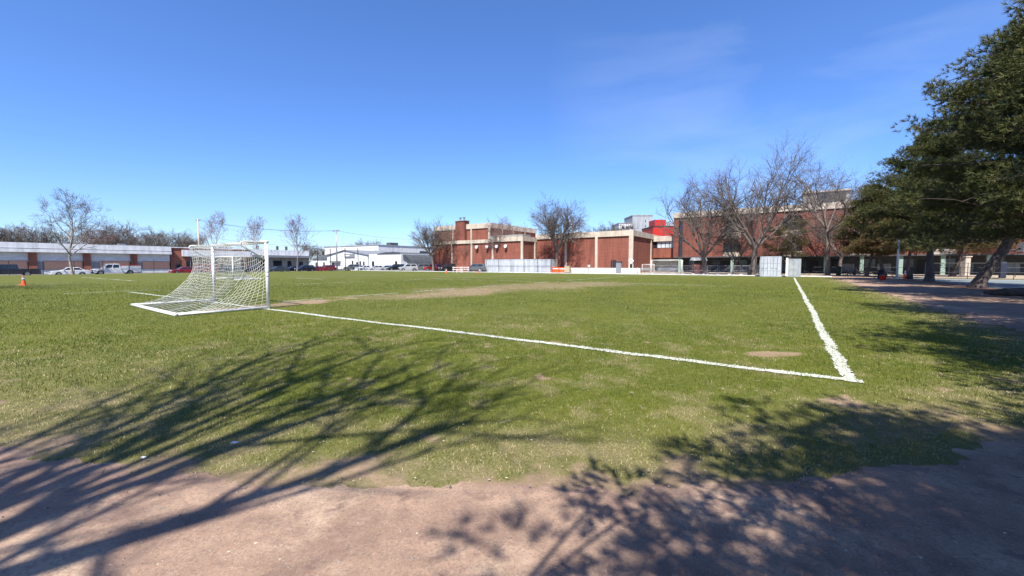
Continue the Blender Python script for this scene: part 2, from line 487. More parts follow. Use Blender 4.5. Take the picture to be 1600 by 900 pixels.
def ground_shader(name, soil=False):
    m = bpy.data.materials.new(name); m.use_nodes = True
    t = m.node_tree; b = t.nodes["Principled BSDF"]
    b.inputs['Roughness'].default_value = .95; b.inputs['Specular IOR Level'].default_value = .1
    g = t.nodes.new("ShaderNodeNewGeometry")
    def noise(s, d=6, stretch=None, rough=.6):
        n = t.nodes.new("ShaderNodeTexNoise"); n.inputs['Scale'].default_value = s; n.inputs['Detail'].default_value = d; n.inputs['Roughness'].default_value = rough
        if stretch:
            q = t.nodes.new("ShaderNodeMapping"); q.inputs['Scale'].default_value = stretch
            t.links.new(g.outputs['Position'], q.inputs['Vector']); t.links.new(q.outputs['Vector'], n.inputs['Vector'])
        else: t.links.new(g.outputs['Position'], n.inputs['Vector'])
        return n.outputs['Fac']
    def rng(v, a, c):
        r = t.nodes.new("ShaderNodeMapRange"); r.inputs['From Min'].default_value = a; r.inputs['From Max'].default_value = c
        t.links.new(v, r.inputs['Value']); return r.outputs['Result']
    def mix(f, a, c, mode='MIX'):
        x = t.nodes.new("ShaderNodeMixRGB"); x.blend_type = mode
        for k, val in (('Color1', a), ('Color2', c)):
            if isinstance(val, tuple): x.inputs[k].default_value = (*[q * ALB for q in val], 1)
            else: t.links.new(val, x.inputs[k])
        if isinstance(f, float): x.inputs['Fac'].default_value = f
        else: t.links.new(f, x.inputs['Fac'])
        return x.outputs['Color']
    dirt = mix(rng(noise(1.6, 8), .35, .65), (.42, .285, .20), (.27, .175, .128))
    dirt = mix(rng(noise(0.9, 8, rough=.66), .50, .60), dirt, (.48, .345, .245))
    dirt = mix(rng(noise(5, 6, rough=.7), .55, .66), dirt, (.25, .16, .125))
    dirt = mix(rng(noise(2.7, 8, rough=.68), .50, .68), dirt, (.235, .155, .118))
    dirt = mix(rng(noise(60, 5, rough=.75), .46, .74), dirt, (.17, .115, .092), 'MIX')
    dirt = mix(rng(noise(120, 3, rough=.7), .60, .72), dirt, (.58, .49, .42))
    if soil:
        src = dirt
    else:
        a = t.nodes.new("ShaderNodeAttribute"); a.attribute_name = 'mask'
        sp = t.nodes.new("ShaderNodeSeparateColor"); t.links.new(a.outputs['Color'], sp.inputs['Color'])
        gr = mix(rng(noise(26, 6, rough=.8), .36, .66), (.045, .062, .010), (.165, .168, .034))
        gr = mix(rng(noise(2.6, 7, rough=.7), .50, .62), gr, (.060, .088, .016))
        gr = mix(rng(noise(.18, 5), .35, .65), gr, (.108, .120, .022), 'MIX')
        gr = mix(rng(noise(7, 6, rough=.75), .52, .66), gr, (.185, .185, .055))
        th = mix(rng(noise(40, 4, rough=.8), .38, .62), (.15, .13, .055), (.27, .22, .12))
        gr = mix(sp.outputs['Green'], gr, th)
        # trodden turf breaks up into soil
        nn = noise(9, 6, rough=.7)
        ad = t.nodes.new("ShaderNodeMath"); ad.operation = 'ADD'; t.links.new(sp.outputs['Red'], ad.inputs[0]); t.links.new(nn, ad.inputs[1])
        soilm = mix(rng(noise(20, 6, rough=.7), .30, .60), dirt, (.25, .185, .105))
        src = mix(rng(ad.outputs[0], .80, 1.30), gr, soilm)
    t.links.new(src, b.inputs['Base Color'])
    bp = t.nodes.new("ShaderNodeBump"); bp.inputs['Strength'].default_value = .7 if not soil else .55; bp.inputs['Distance'].default_value = .02
    t.links.new(noise(45 if soil else 30, 6, rough=.75), bp.inputs['Height']); t.links.new(bp.outputs['Normal'], b.inputs['Normal'])
    return m
GRASSBASE = ground_shader('turf_base')
DIRT = ground_shader('dirt', True)

X, Y, F = polar(.4, 900, 150, 240)
vv = -CU * (X - CX) + SU * (Y - CY)
zz = np.where(vv > 95, -.32 * np.clip((vv - 95.5) / 3.5, 0, 1), 0) - .03
soilg = mat('dry_ground', (.20, .165, .11), .95, (.13, .125, .07), .4, bump=.3)
tag(npmesh('ground', np.stack([X, Y, zz], 1), F, soilg), 'bare dry ground running out behind the streets and buildings', 'ground', kind='structure')
# cap the pole under the camera
mb = MB(); mb.box(-.6, .6, -.6, .6, -.06, -.012); tag(mb.build('ground', DIRT), 'packed soil right under the camera', 'ground', kind='structure')

X, Y, F = polar(1.0, 190, 360, 760)
uu, vv = SU * (X - CX) + CU * (Y - CY), -CU * (X - CX) + SU * (Y - CY)
inside = (vv > -9.5) & (vv < 95.5) & (uu < 62.5 - 0 * uu) & (uu > -70) & (path_mask(X, Y) < .35)
keep = inside[F].all(1)
Z = (fbm(X, Y, .5, 3) - .5) * .03 * np.clip(np.hypot(X, Y) / 6, 0, 1) - .004
used = np.unique(F[keep]); remap = -np.ones(len(X), int); remap[used] = np.arange(len(used))
bm_, dm_ = bare_mask(X, Y), dry_mask(X, Y)
att = np.stack([bm_, dm_, np.zeros_like(bm_), np.ones_like(bm_)], 1)[used]
grass_o = npmesh('grass_field', np.stack([X, Y, Z], 1)[used], remap[F[keep]], GRASSBASE, smooth=True, attrs={'mask': att})
tag(grass_o, 'worn green playing field stretching from the dirt path to the far street', 'grass field', kind='structure')

# dirt path: everything the loop covers
X, Y, F = polar(.35, 95, 480, 900)
pm = path_mask(X, Y)
uu, vv = SU * (X - CX) + CU * (Y - CY), -CU * (X - CX) + SU * (Y - CY)
ok = (pm > -.02) & (vv > -9.0 - (uu < 12) * 5) & (uu < 62) & (Y > -9)
keep = ok[F].all(1)
used = np.unique(F[keep]); remap = -np.ones(len(X), int); remap[used] = np.arange(len(used))
Z = np.minimum(.010, -.006 + pm * .08) + (fbm(X, Y, .8, 3) - .5) * .012 * np.clip((np.hypot(X, Y) - .6), 0, 1)
path_o = npmesh('dirt_path', np.stack([X, Y, Z], 1)[used], remap[F[keep]], DIRT, smooth=True)
tag(path_o, 'worn pinkish brown dirt path curving round the corner of the pitch', 'path', kind='structure')

# ---------------------------------------------------------------- painted lines: sheets
LINEP = mat('line_paint', (.60, .61, .54), .9, (.20, .23, .11), 34, bump=.6, bscale=60, lo=.46, hi=.70)
def line_sheet(i, L):
    u0, v0, u1, v1, wd, st = L
    du, dv = u1 - u0, v1 - v0; Ln = math.hypot(du, dv); du /= Ln; dv /= Ln
    ns = int(Ln / (.018 if st == 1 else .05)) + 1; nw = 19
    t = np.linspace(-wd / 2, Ln + wd / 2, ns); s = np.linspace(-wd * .8, wd * .8, nw)
    T, S = np.meshgrid(t, s, indexing='ij')
    U = u0 + T * du - S * dv; V = v0 + T * dv + S * du
    x = CX + SU * U - CU * V; y = CY + CU * U + SU * V
    m_ = line_mask(x, y)
    idx = np.arange(ns * nw).reshape(ns, nw)
    q = np.stack([idx[:-1, :-1], idx[1:, :-1], idx[1:, 1:], idx[:-1, 1:]], -1).reshape(-1, 4)
    mk = (m_.ravel()[q].mean(1) > .45) & (fbm(x.ravel()[q].mean(1), y.ravel()[q].mean(1), 40, 3) > .30)
    q = q[mk]
    if len(q) == 0: return None
    z = (fbm(x, y, .5, 3) - .5) * .03 * np.clip(np.hypot(x, y) / 6, 0, 1) + .008
    us = np.unique(q); rm = -np.ones(x.size, int); rm[us] = np.arange(len(us))
    return np.stack([x.ravel(), y.ravel(), z.ravel()], 1)[us], rm[q]

# ---------------------------------------------------------------- grass blades
rs = np.random.RandomState(3)
def blades():
    RMIN, RMAX = 1.6, 58.0
    D0 = 3300.0; RK = 4.5; PW = 1.62
    N = 1500000
    # sample r with pdf ~ r*dens(r) over a sector
    rr = np.linspace(RMIN, RMAX, 4000)
    dens = np.where(rr < RK, D0, D0 * (RK / rr) ** PW)
    c = np.cumsum(rr * dens); tot = c[-1] * (rr[1] - rr[0]) * (R(122))
    n = int(tot); c = c / c[-1]
    r = np.interp(rs.rand(n), c, rr)
    a = R(90) + (rs.rand(n) - .5) * R(122)
    x = r * np.cos(a); y = r * np.sin(a)
    # clumping
    keep = rs.rand(n) < np.clip(.35 + 1.1 * fbm(x, y, 7.0, 2), 0, 1)
    u, v = SU * (x - CX) + CU * (y - CY), -CU * (x - CX) + SU * (y - CY)
    e = path_mask(x, y)
    keep &= (v > -9) & (rs.rand(n) < np.clip((60 - r) / 32, 0, 1))
    pk = np.clip(-(e - .10) / .40, 0, 1) ** .7
    pk = np.maximum(pk, ((e > -.1) & (e < .38) & (fbm(x + 5, y, 4.5, 2) > .60)) * .8)
    pk = np.where(e > .38, 0.0, pk)
    keep &= rs.rand(n) < np.maximum(pk, 0)
    x, y, r = x[keep], y[keep], r[keep]
    b = bare_mask(x, y)
    k2 = rs.rand(len(x)) < (1 - b) ** 1.1 + .06
    x, y, r, b = x[k2], y[k2], r[k2], b[k2]
    d = dry_mask(x, y)
    lm = line_mask(x, y)
    n = len(x)
    dry = np.clip((rs.rand(n) < d * .62) * (.6 + .4 * rs.rand(n)) + d * .15, 0, 1)
    h = (.024 + .026 * rs.rand(n)) * (.75 + .7 * fbm(x, y, 1.7, 2)) * (1 - .35 * b) * (1 - .35 * d) * np.clip(.85 + r / 60, 0, 1.25)
    wd = (.0028 + .0018 * rs.rand(n)) * np.clip(r / 5.5, 1, 7)
    th = rs.rand(n) * 2 * PI
    lean = (.15 + .75 * rs.rand(n) ** 1.2) + dry * .9
    la = rs.rand(n) * 2 * PI
    z0 = (fbm(x, y, .5, 3) - .5) * .03 * np.clip(r / 6, 0, 1) - .005
    dx, dy = np.cos(th) * wd / 2, np.sin(th) * wd / 2
    lx, ly = np.cos(la), np.sin(la)
    zt = h / np.sqrt(1 + lean ** 2) ; off = zt * lean
    P = np.empty((n, 5, 3))
    P[:, 0] = np.stack([x - dx, y - dy, z0], 1); P[:, 1] = np.stack([x + dx, y + dy, z0], 1)
    mxx, mxy = x + lx * off * .38, y + ly * off * .38
    P[:, 2] = np.stack([mxx + dx * .8, mxy + dy * .8, z0 + zt * .62], 1); P[:, 3] = np.stack([mxx - dx * .8, mxy - dy * .8, z0 + zt * .62], 1)
    P[:, 4] = np.stack([x + lx * off, y + ly * off, z0 + zt], 1)
    tint = np.clip(rs.rand(n) * .6 + fbm(x + 30, y, .7, 3) * .9 - .25, 0, 1)
    A = np.stack([tint, dry, np.zeros(n), np.ones(n)], 1)
    near = r < 13
    painted = (lm > .5) & (rs.rand(n) < .42 + .3 * (fbm(x, y, 22, 2) > .52))
    return P, A, near, painted
P, A, near, painted = blades()
def blade_mesh(name, sel, m, attrs=True):
    parts_v = []; parts_f = []; parts_a = []
    Pn = P[sel & near]; Pf = P[sel & ~near]
    nb = 0
    for q, full in ((Pn, True), (Pf, False)):
        n = len(q)
        if n == 0: continue
        if full:
            vtx = q.reshape(-1, 3); b0 = np.arange(n)[:, None] * 5 + nb
            f = np.concatenate([b0 + np.array([[0, 1, 2]]), b0 + np.array([[0, 2, 3]]), b0 + np.array([[3, 2, 4]])])
            k = 5
        else:
            vtx = q[:, [0, 1, 4]].reshape(-1, 3); b0 = np.arange(n)[:, None] * 3 + nb
            f = b0 + np.array([[0, 1, 2]]); k = 3
        parts_v.append(vtx); parts_f.append(f); nb += len(vtx)
        parts_a.append(np.repeat(A[sel & (near if full else ~near)], k, axis=0))
    return npmesh(name, np.concatenate(parts_v), np.concatenate(parts_f), m, attrs={'tint': np.concatenate(parts_a)} if attrs else None)
GRASS = leafmat('grass_blades', (.046, .082, .008), (.235, .255, .030), .30, .5, attr='tint', c3=(.66, .54, .31))
PAINTB = mat('painted_blades', (.68, .69, .63), .9, (.42, .46, .32), 12)
tag(blade_mesh('grass', ~painted, GRASS), 'short mown grass with dry straw patches along the path', 'grass', kind='stuff')

vs = []; fs = []; nb = 0
for i, L in enumerate(LINES):
    r_ = line_sheet(i, L)
    if r_ is None: continue
    vs.append(r_[0]); fs.append(r_[1] + nb); nb += len(r_[0])
tag(npmesh('field_marking', np.concatenate(vs), np.concatenate(fs), LINEP), 'chalky white pitch lines painted on the turf', 'line', kind='structure')
tag(blade_mesh('painted_grass', painted, PAINTB, False), 'grass blades coated in white line paint', 'grass', kind='stuff')

# ---------------------------------------------------------------- other ground sheets
def usheet(name, u0, u1, v0, v1, z, m, label):
    mb = MB(); mb.ubox(u0, u1, v0, v1, z - .25, z)
    return tag(mb.build(name, m), label, name.replace('_', ' '), kind='structure')
usheet('road', -70, 70, 99.5, 116, -.32, ASPH, 'grey street running along the left side of the field')
usheet('pavement', -70, 64, 95.8, 99.3, -.20, PAVE, 'pale pavement between the field fence and the street')
usheet('parking_area', 63, 100, 71, 118, -.012, ASPH, 'asphalt parking area beside the brick sports building')
usheet('gravel_path', 58.6, 62.8, -4, 95, .012, PAVE, 'cream gravel path along the far end of the field')
usheet('terrace', 62.8, 84, -70, 46, .035, mat('tan_paving', (.44, .36, .27), .9, (.34, .27, .2), .8, bump=.2, bscale=30), 'tan terrace in front of the brick school building')
usheet('basketball_court', 18, 55, -46, -10.7, .03, COURT, 'grey green basketball court beyond the pines')
usheet('planting_strip', -20, 58, -10.6, -9.02, .022, MULCH, 'strip of mulch and roots under the row of pines')
usheet('planting_strip', -30, 17.9, -46, -10.65, .016, MULCH, 'shady ground of mulch beside the court')
mb = MB()
for (a, b_) in ((22, 22.08), (52.8, 52.88)): mb.ubox(a, b_, -40, -12, .031, .036)
mb.ubox(22.08, 52.8, -12.08, -12, .031, .036); mb.ubox(22.08, 52.8, -26, -25.92, .031, .036)
tag(mb.build('court_marking', WHITE), 'white lines painted on the basketball court', 'line', kind='structure')

# small litter on the ground: pale leaves, chips and pebbles
def litter():
    n = 1500
    r = 2.0 + 9 * rs.rand(n) ** .8; a = R(90) + (rs.rand(n) - .5) * R(118)
    x, y = r * np.cos(a), r * np.sin(a)
    s = .004 + .010 * rs.rand(n) ** 3
    vs = []; fs = []
    for i in range(n):
        mb_ = None
        th = rs.rand() * PI; c, s_ = math.cos(th) * s[i], math.sin(th) * s[i]
        z = .012 + rs.rand() * .012 if path_mask(x[i:i + 1], y[i:i + 1])[0] < 0 else .011
        b = len(vs)
        vs += [(x[i] - c, y[i] - s_, z), (x[i] + s_ * .6, y[i] - c * .6, z + .002), (x[i] + c, y[i] + s_, z + .001), (x[i] - s_ * .6, y[i] + c * .6, z + .003), (x[i], y[i], z + s[i] * .5)]
        fs += [(b, b + 1, b + 4), (b + 1, b + 2, b + 4), (b + 2, b + 3, b + 4), (b + 3, b, b + 4)]
    o = npmesh('leaf_litter', np.array(vs), np.array(fs), mat('dry_leaf', (.58, .50, .38), .9, (.30, .24, .18), 30, lo=.4, hi=.6))
    tag(o, 'scattered pale chips and dry leaf bits on grass and path', 'litter', kind='stuff')
litter()
def pebbles():
    n = 2600
    r = 1.4 + 5.5 * rs.rand(n); a = R(90) + (rs.rand(n) - .5) * R(125); x, y = r * np.cos(a), r * np.sin(a)
    k = path_mask(x, y) > -.1; x, y = x[k], y[k]; n = len(x)
    s = (.003 + .009 * rs.rand(n) ** 4)[:, None, None]
    base = np.array([[1, 0, 0], [.2, .9, 0], [-.9, .4, 0], [-.6, -.8, 0], [.5, -.8, 0], [0, 0, .75]])[None] * (1 + .3 * rs.normal(size=(n, 6, 1)))
    V = base * s + np.stack([x, y, np.full(n, .010)], 1)[:, None]
    F_ = (np.arange(n)[:, None, None] * 6 + np.array([[0, 1, 5], [1, 2, 5], [2, 3, 5], [3, 4, 5], [4, 0, 5]])[None]).reshape(-1, 3)
    tag(npmesh('pebbles', V.reshape(-1, 3), F_, mat('pebble', (.34, .28, .24), .9, (.12, .10, .09), 40, lo=.42, hi=.58)), 'loose pebbles and grit scattered over the dirt path', 'gravel', kind='stuff')
pebbles()
def sticks():
    rd = random.Random(9); mb = MB()
    for i in range(90):
        x = rd.uniform(-5, 9); y = rd.uniform(2.4, 9) if x < 3 else rd.uniform(2.6, 7)
        L = rd.uniform(.04, .16); a = rd.uniform(0, PI); z = .028 if path_mask(np.array([x]), np.array([y]))[0] < 0 else .014
        p = Vector((x, y, z)); q = p + Vector((math.cos(a) * L, math.sin(a) * L, rd.uniform(-.004, .012))); m_ = p.lerp(q, .5) + Vector((rd.gauss(0, .01), rd.gauss(0, .01), .004))
        mb.tube([p, m_, q], [.0035, .003, .0015], 4)
    tag(mb.build('twig_litter', WOODP), 'small fallen twigs scattered on grass and path edge', 'litter', kind='stuff')
sticks()
def leaf(px, py, s, label):
    Yd = EYE * FPX / (py - HOR); x = (px - 800) / FPX * Yd
    mb = MB()
    prof = [(-s, 0), (-s * .5, s * .32), (s * .3, s * .38), (s, 0), (s * .3, -s * .34), (-s * .5, -s * .3)]
    a = random.Random(px).random() * 1.0 - .5
    pts = [(x + p * math.cos(a) - q * math.sin(a), Yd + p * math.sin(a) + q * math.cos(a)) for p, q in prof]
    mb.add([(p[0], p[1], .045 + .008 * (i % 2)) for i, p in enumerate(pts)] + [(p[0], p[1], .040 + .008 * (i % 2)) for i, p in enumerate(pts)],
           [tuple(range(6)), tuple(range(11, 5, -1))] + [(i, i + 6, (i + 1) % 6 + 6, (i + 1) % 6) for i in range(6)])
    tag(mb.build('paper_scrap', WHITE), label, 'paper scrap')
leaf(356, 706, .035, 'white paper scrap lying on the grass near the left of the path')
leaf(209, 731, .022, 'tiny white scrap on the shaded path edge')

# ---------------------------------------------------------------- soccer goals
def make_goal():
    W_, D_, H_ = 5.13, 2.65, 2.44
    g = empty('soccer_goal', (0, 0, 0), 0, 'x', 'goal')
    r = .058
    for x in (0, W_):
        mb = MB(); mb.tube([(x, 0, 0.0), (x, 0, H_ - r)], r, 12); mb.build('post', WHITE, g, True)
    mb = MB(); mb.tube([(-r, 0, H_ - r), (W_ + r, 0, H_ - r)], r, 12); mb.build('crossbar', WHITE, g, True)
    for x in (0, W_):
        mb = MB(); mb.tube([(x, .02, .05), (x, D_, .05)], .05, 10); mb.build('base_bar', WHITE, g, True)
    mb = MB(); mb.tube([(-.05, D_, .05), (W_ + .05, D_, .05)], .058, 10); mb.build('back_bar', WHITE, g, True)
    for x in (0, W_):
        mb = MB()
        mb.tube([(x, .0, H_ - .06), (x, .72, H_ - .07), (x, .80, H_ - .10), (x, .82, H_ - .16), (x, .78, H_ - .22), (x, .0, 1.72)], .024, 8)
        mb.build('stanchion', WHITE, g, True)
    for z in (.55, 1.15, 1.3):
        tp = MB(); tp.tube([(0, 0, z), (0, 0, z + .03)], r + .002, 12); tp.build('tape_band', GALV, g)
    prof = [(.0, 2.38), (.28, 2.33), (.56, 2.33), (.79, 2.36), (.77, 2.1), (.73, 1.85), (.71, 1.62), (.73, 1.4), (.80, 1.2), (.93, 1.0), (1.10, .78), (1.31, .56), (1.55, .37), (1.83, .22), (2.15, .13), (2.45, .08), (2.62, .06)]
    # resample
    P_ = [Vector((p[0], p[1])) for p in prof]
    cum = [0]
    for a, b in zip(P_, P_[1:]): cum.append(cum[-1] + (b - a).length)
    def ev(s):
        s = max(0, min(cum[-1], s))
        for i in range(len(P_) - 1):
            if s <= cum[i + 1] + 1e-9:
                t = (s - cum[i]) / (cum[i + 1] - cum[i]); return P_[i].lerp(P_[i + 1], t)
        return P_[-1]
    rd = random.Random(5)
    def J(x, y, z, k=1.0):                                   # the net hangs a little uneven
        return (x + .02 * math.sin(7 * z + 3 * x) * k, y + (.035 * math.sin(2.4 * x + 1.3) * math.sin(3 * z) + .015 * math.sin(9 * x)) * k, z + (.02 * math.sin(3.1 * x + 2 * y) - .03 * math.sin(PI * x / W_) ** 2 * (z > .3)) * k)
    mb = MB(); rr = .0052
    cell = .125
    nx = int(W_ / cell); ns = int(cum[-1] / cell)
    for i in range(nx + 1):
        x = W_ * i / nx
        pts = []
        for k in range(ns + 1):
            q = ev(cum[-1] * k / ns); pts.append(J(x, q.x, q.y))
        mb.tube(pts, rr, 3, False)
    for k in range(ns + 1):
        q = ev(cum[-1] * k / ns)
        mb.tube([J(W_ * i / nx, q.x, q.y) for i in range(nx + 1)], rr, 3, False)
    mb.build('net', NETW, g)
    for sx in (0, W_):
        mb = MB()
        # side netting: fan from the post out to the draped back edge
        nrow = 18; ncol = 11
        def side(a, b):                                      # a: 0..1 down the post; b: 0..1 from the post to the back edge
            z = 2.36 - 2.30 * a
            s0 = cum[3] + (cum[-1] - cum[3]) * (a ** .85)
            q = ev(s0)
            y = q.x * b; zz_ = z * (1 - b) + q.y * b
            zz_ -= .10 * math.sin(PI * b) * math.sin(PI * a)
            return (sx + (.05 * math.sin(PI * b) * math.sin(5 * a) if sx == 0 else -.05 * math.sin(PI * b) * math.sin(5 * a)), y, max(.05, zz_))
        for a in range(nrow + 1): mb.tube([side(a / nrow, b / ncol) for b in range(ncol + 1)], rr, 3, False)
        for b in range(ncol + 1): mb.tube([side(a / nrow, b / ncol) for a in range(nrow + 1)], rr, 3, False)
        for j in range(7):                                   # lower gathered corner
            q = ev(cum[-1] - .25 * j)
            mb.tube([(sx, q.x, q.y), (sx, q.x - .1, .05)], rr, 3, False)
        mb.build('side_net', NETW, g)
    return g
goal = make_goal()
goal.location = (-8.73, 14.55, 0); goal.rotation_euler = (0, 0, R(143.7))
goal['label'] = 'large white goal with sagging net, nearest to the camera'
goal['group'] = 'soccer goals on the field'
xa = at(364.5, 41.8)
copy_tree(goal, (xa[0] - 5.13 * CU, xa[1] + 5.13 * SU, 0), R(90) - TH - R(90), 1, 'white goal seen through the net of the nearest goal')
copy_tree(goal, (*at(1017, 67.3), 0.0), -TH, (.93, 1, .96), 'white goal at far end before the stacked fence panels')
copy_tree(goal, (*at(1003, 72), 0.03), -TH, (.40, .45, .66), 'smallest white goal, just left of the far one')

# ---------------------------------------------------------------- traffic cones
def make_cone():
    c = empty('traffic_cone', (0, 0, 0), 0, 'x', 'traffic cone', 'orange traffic cones on the field')
    b = MB(); b.box(-.18, .18, -.18, .18, 0, .035, .01); b.build('base', ORANGE, c, bevel=.008)
    b = MB(); b.lathe([(.135, .035), (.125, .06), (.035, .70), (.028, .715), (.014, .715)], 20); b.build('cone_body', ORANGE, c, True)
    b = MB(); b.lathe([(.1015, .22), (.0725, .40)], 20); b2 = MB(); 
    prof = lambda z: .125 - (z - .06) * .09 / .64 + .003
    b = MB(); b.lathe([(prof(.36), .36), (prof(.52), .52)], 20); b.build('reflective_band', WHITE, c, True)
    b = MB(); b.lathe([(prof(.58), .58), (prof(.66), .66)], 20); b.build('reflective_band', WHITE, c, True)
    return c
cone = make_cone(); cone.location = (*at(36, 31.2), 0); cone.rotation_euler = (0, 0, .4)
cone.scale = (1.1, 1.1, 1.1)
cone['label'] = 'orange cone with white bands standing alone on left grass line'
copy_tree(cone, (*at(697.5, 76), 0), .2, 1.05, 'distant orange cone in front of the black cars')
copy_tree(cone, (*at(749, 76), 0), .9, 1.05, 'distant orange cone near left end of white container')

# ---------------------------------------------------------------- bare trees
def bare_tree_mesh(seed, H=12, spread=.42, trunk_r=.22, fork=.28, nl=6, levels=4, twigw=.012, curve=.25, upright=.5, trunk_n=8, lean=(0, 0), tw_mult=1.0, leader=True, droop=0):
    """returns (wood MB, twig arrays). Heights in metres; origin at base."""
    rd = random.Random(seed)
    wood = MB(); tw = []
    def rv(s): return Vector((rd.gauss(0, s), rd.gauss(0, s), rd.gauss(0, s)))
    def grow(p, d, L, r, lev):
        n = 5 if lev < 2 else 4
        pts = [p.copy()]; rads = [r]; q = p.copy(); dd = d.normalized()
        kids = []
        for i in range(n):
            dd = (dd + rv(curve * (.5 + .25 * lev)) * .5 + Vector((0, 0, .10 * upright if lev < 3 else -.05 * droop))).normalized()
            q = q + dd * (L / n); pts.append(q.copy()); rads.append(r * (1 - .62 * (i + 1) / n))
            kids.append((q.copy(), dd.copy(), rads[-1]))
        if lev <= 2:
            wood.tube(pts, rads, 6 if lev < 2 else 4, False)
        else:
            for a, b, ra, rb in zip(pts, pts[1:], rads, rads[1:]): tw.append((a, b, max(ra, twigw * .5), max(rb, twigw * .45)))
        if lev >= levels: return
        kk = .72 if leader else 1
        nk = {0: 0, 1: 7, 2: 8, 3: int(8 * tw_mult), 4: int(5 * tw_mult)}[lev] if lev else 0
        nk = int(nk * kk)
        for j in range(nk):
            t = .22 + .78 * (j + rd.random()) / nk
            i = min(n - 1, int(t * n)); a = pts[i].lerp(pts[i + 1], t * n - i)
            pd, pr = kids[i][1], rads[i] * .62
            perp = pd.orthogonal().normalized(); perp = Matrix.Rotation(rd.random() * 2 * PI, 3, pd) @ perp
            ang = rd.uniform(.45, .95)
            nd = (pd * math.cos(ang) + perp * math.sin(ang) + Vector((0, 0, .18 * upright))).normalized()
            grow(a, nd, max(L * rd.uniform(.42, .72) * (1 - .25 * t), H * .05), max(pr, .008), lev + 1)
    # trunk
    th = H * fork
    base = Vector((0, 0, -.1)); pts = [base]; rads = [trunk_r * 1.35]
    dd = Vector((lean[0], lean[1], 1)).normalized(); q = Vector((0, 0, 0)); pts.append(q.copy() + dd * .35); rads.append(trunk_r * 1.05)
    n = 4
    for i in range(n):
        dd = (dd + rv(.05 * (1 + 2 * curve)) ).normalized(); q = Vector(pts[-1]) + dd * (th / n); pts.append(q); rads.append(trunk_r * (1 - .25 * (i + 1) / n))
    top = q.copy(); tr = rads[-1]
    if leader:
        m_ = 8
        for i in range(m_):
            dd = (dd + rv(.06 + .1 * curve) + Vector((0, 0, .06))).normalized(); q = q + dd * ((H - th) * .93 / m_); pts.append(q.copy()); rads.append(tr * (1 - .93 * (i + 1) / m_))
    wood.tube(pts, rads, trunk_n, False)
    for i in range(nl):
        az = 2 * PI * (i + rd.uniform(-.3, .3)) * .618 * 1.0 if leader else 2 * PI * (i + rd.uniform(-.25, .25)) / nl
        if leader:
            t = (i + .3 * rd.random()) / nl
            k = 5 + t * 7.2; ki = min(int(k), len(pts) - 2); a = Vector(pts[ki]).lerp(Vector(pts[ki + 1]), k - ki)
            rr_ = rads[ki] * .62
            L = (H - th) * (1 - t * .55) * rd.uniform(.50, .70) * .95
            inc = spread * (1.05 + .25 * (1 - t))
        else:
            a = top - Vector((0, 0, rd.uniform(0, .25) * th)); rr_ = tr * rd.uniform(.5, .72); L = (H - th) * rd.uniform(.60, .74); inc = spread * rd.uniform(.55, 1.3)
        d = Vector((math.cos(az) * math.sin(inc * 1.5), math.sin(az) * math.sin(inc * 1.5), math.cos(inc * 1.5) + .05))
        grow(a, d, L, rr_, 1)
    return wood, tw

def twig_np(tw):
    """three-sided slivers for the twigs, vectorised"""
    a = np.array([t[0][:] for t in tw]); b = np.array([t[1][:] for t in tw]); ra = np.array([t[2] for t in tw])[:, None]; rb = np.array([t[3] for t in tw])[:, None]
    d = b - a; d /= np.linalg.norm(d, axis=1, keepdims=True) + 1e-9
    ref = np.where(np.abs(d[:, 2:3]) > .9, np.array([[1., 0, 0]]), np.array([[0, 0, 1.]]))
    x = np.cross(d, ref); x /= np.linalg.norm(x, axis=1, keepdims=True); y = np.cross(d, x)
    vs = []
    for (c, r) in ((a, ra), (b, rb)):
        for k in range(3):
            vs.append(c + (x * math.cos(2.0944 * k) + y * math.sin(2.0944 * k)) * r)
    V = np.stack(vs, 1).reshape(-1, 3)
    n = len(tw); b0 = np.arange(n)[:, None] * 6
    F_ = np.concatenate([b0 + np.array([[k, (k + 1) % 3, 3 + (k + 1) % 3, 3 + k]]) for k in range(3)])
    return V, F_
def make_bare(name, label, loc, rz=0, bark=BARK, twig=TWIG, group=None, **kw):
    t = empty(name, loc, rz, label, 'tree', group)
    wood, tw = bare_tree_mesh(**kw)
    o = wood.build('trunk', bark, t, True)
    V, F_ = twig_np(tw)
    npmesh('crown', V, F_, twig, t)
    return t

GT = 'bare trees around the field'
def place(px, Y, z=None):
    x, y = at(px, Y)
    return (x, y, gz(x, y) if z is None else z)
tA = make_bare('bare_tree', 'pale barked leafless tree in front of the garage doors', place(113, 66.5), 0, BARKP, TWIG, GT, seed=11, H=12.6, spread=.46, trunk_r=.20, fork=.2, nl=15, levels=4, twigw=.022, tw_mult=.9)
tB = make_bare('bare_tree', 'slim leafless street tree between dark sedan and dark hatchback', place(464.5, 97), 0, BARKP, TWIGR, GT, seed=23, H=12.2, spread=.34, trunk_r=.15, fork=.22, nl=14, levels=4, twigw=.024, tw_mult=.7)
tC = make_bare('bare_tree', 'round leafless tree standing against the brick sports hall', place(869, 80), .6, BARK, TWIG, GT, seed=31, H=14.8, spread=.41, trunk_r=.30, fork=.30, nl=10, levels=4, twigw=.024, leader=False, curve=.18, tw_mult=1.0)
tD = make_bare('bare_tree', 'spreading leafless tree with grey trunk left of white container on terrace', place(1176, 61), 2.2, BARK, TWIG, GT, seed=44, H=18.6, spread=.44, trunk_r=.44, fork=.2, nl=8, levels=4, twigw=.017, leader=False, curve=.26, tw_mult=1.05)
tE = make_bare('bare_tree', 'tall crooked leafless tree right of the grey storage box', place(1293, 58), 1.1, BARK, TWIG, GT, seed=52, H=19.0, spread=.50, trunk_r=.30, fork=.34, nl=7, levels=4, twigw=.016, leader=False, curve=.42, tw_mult=1.05)
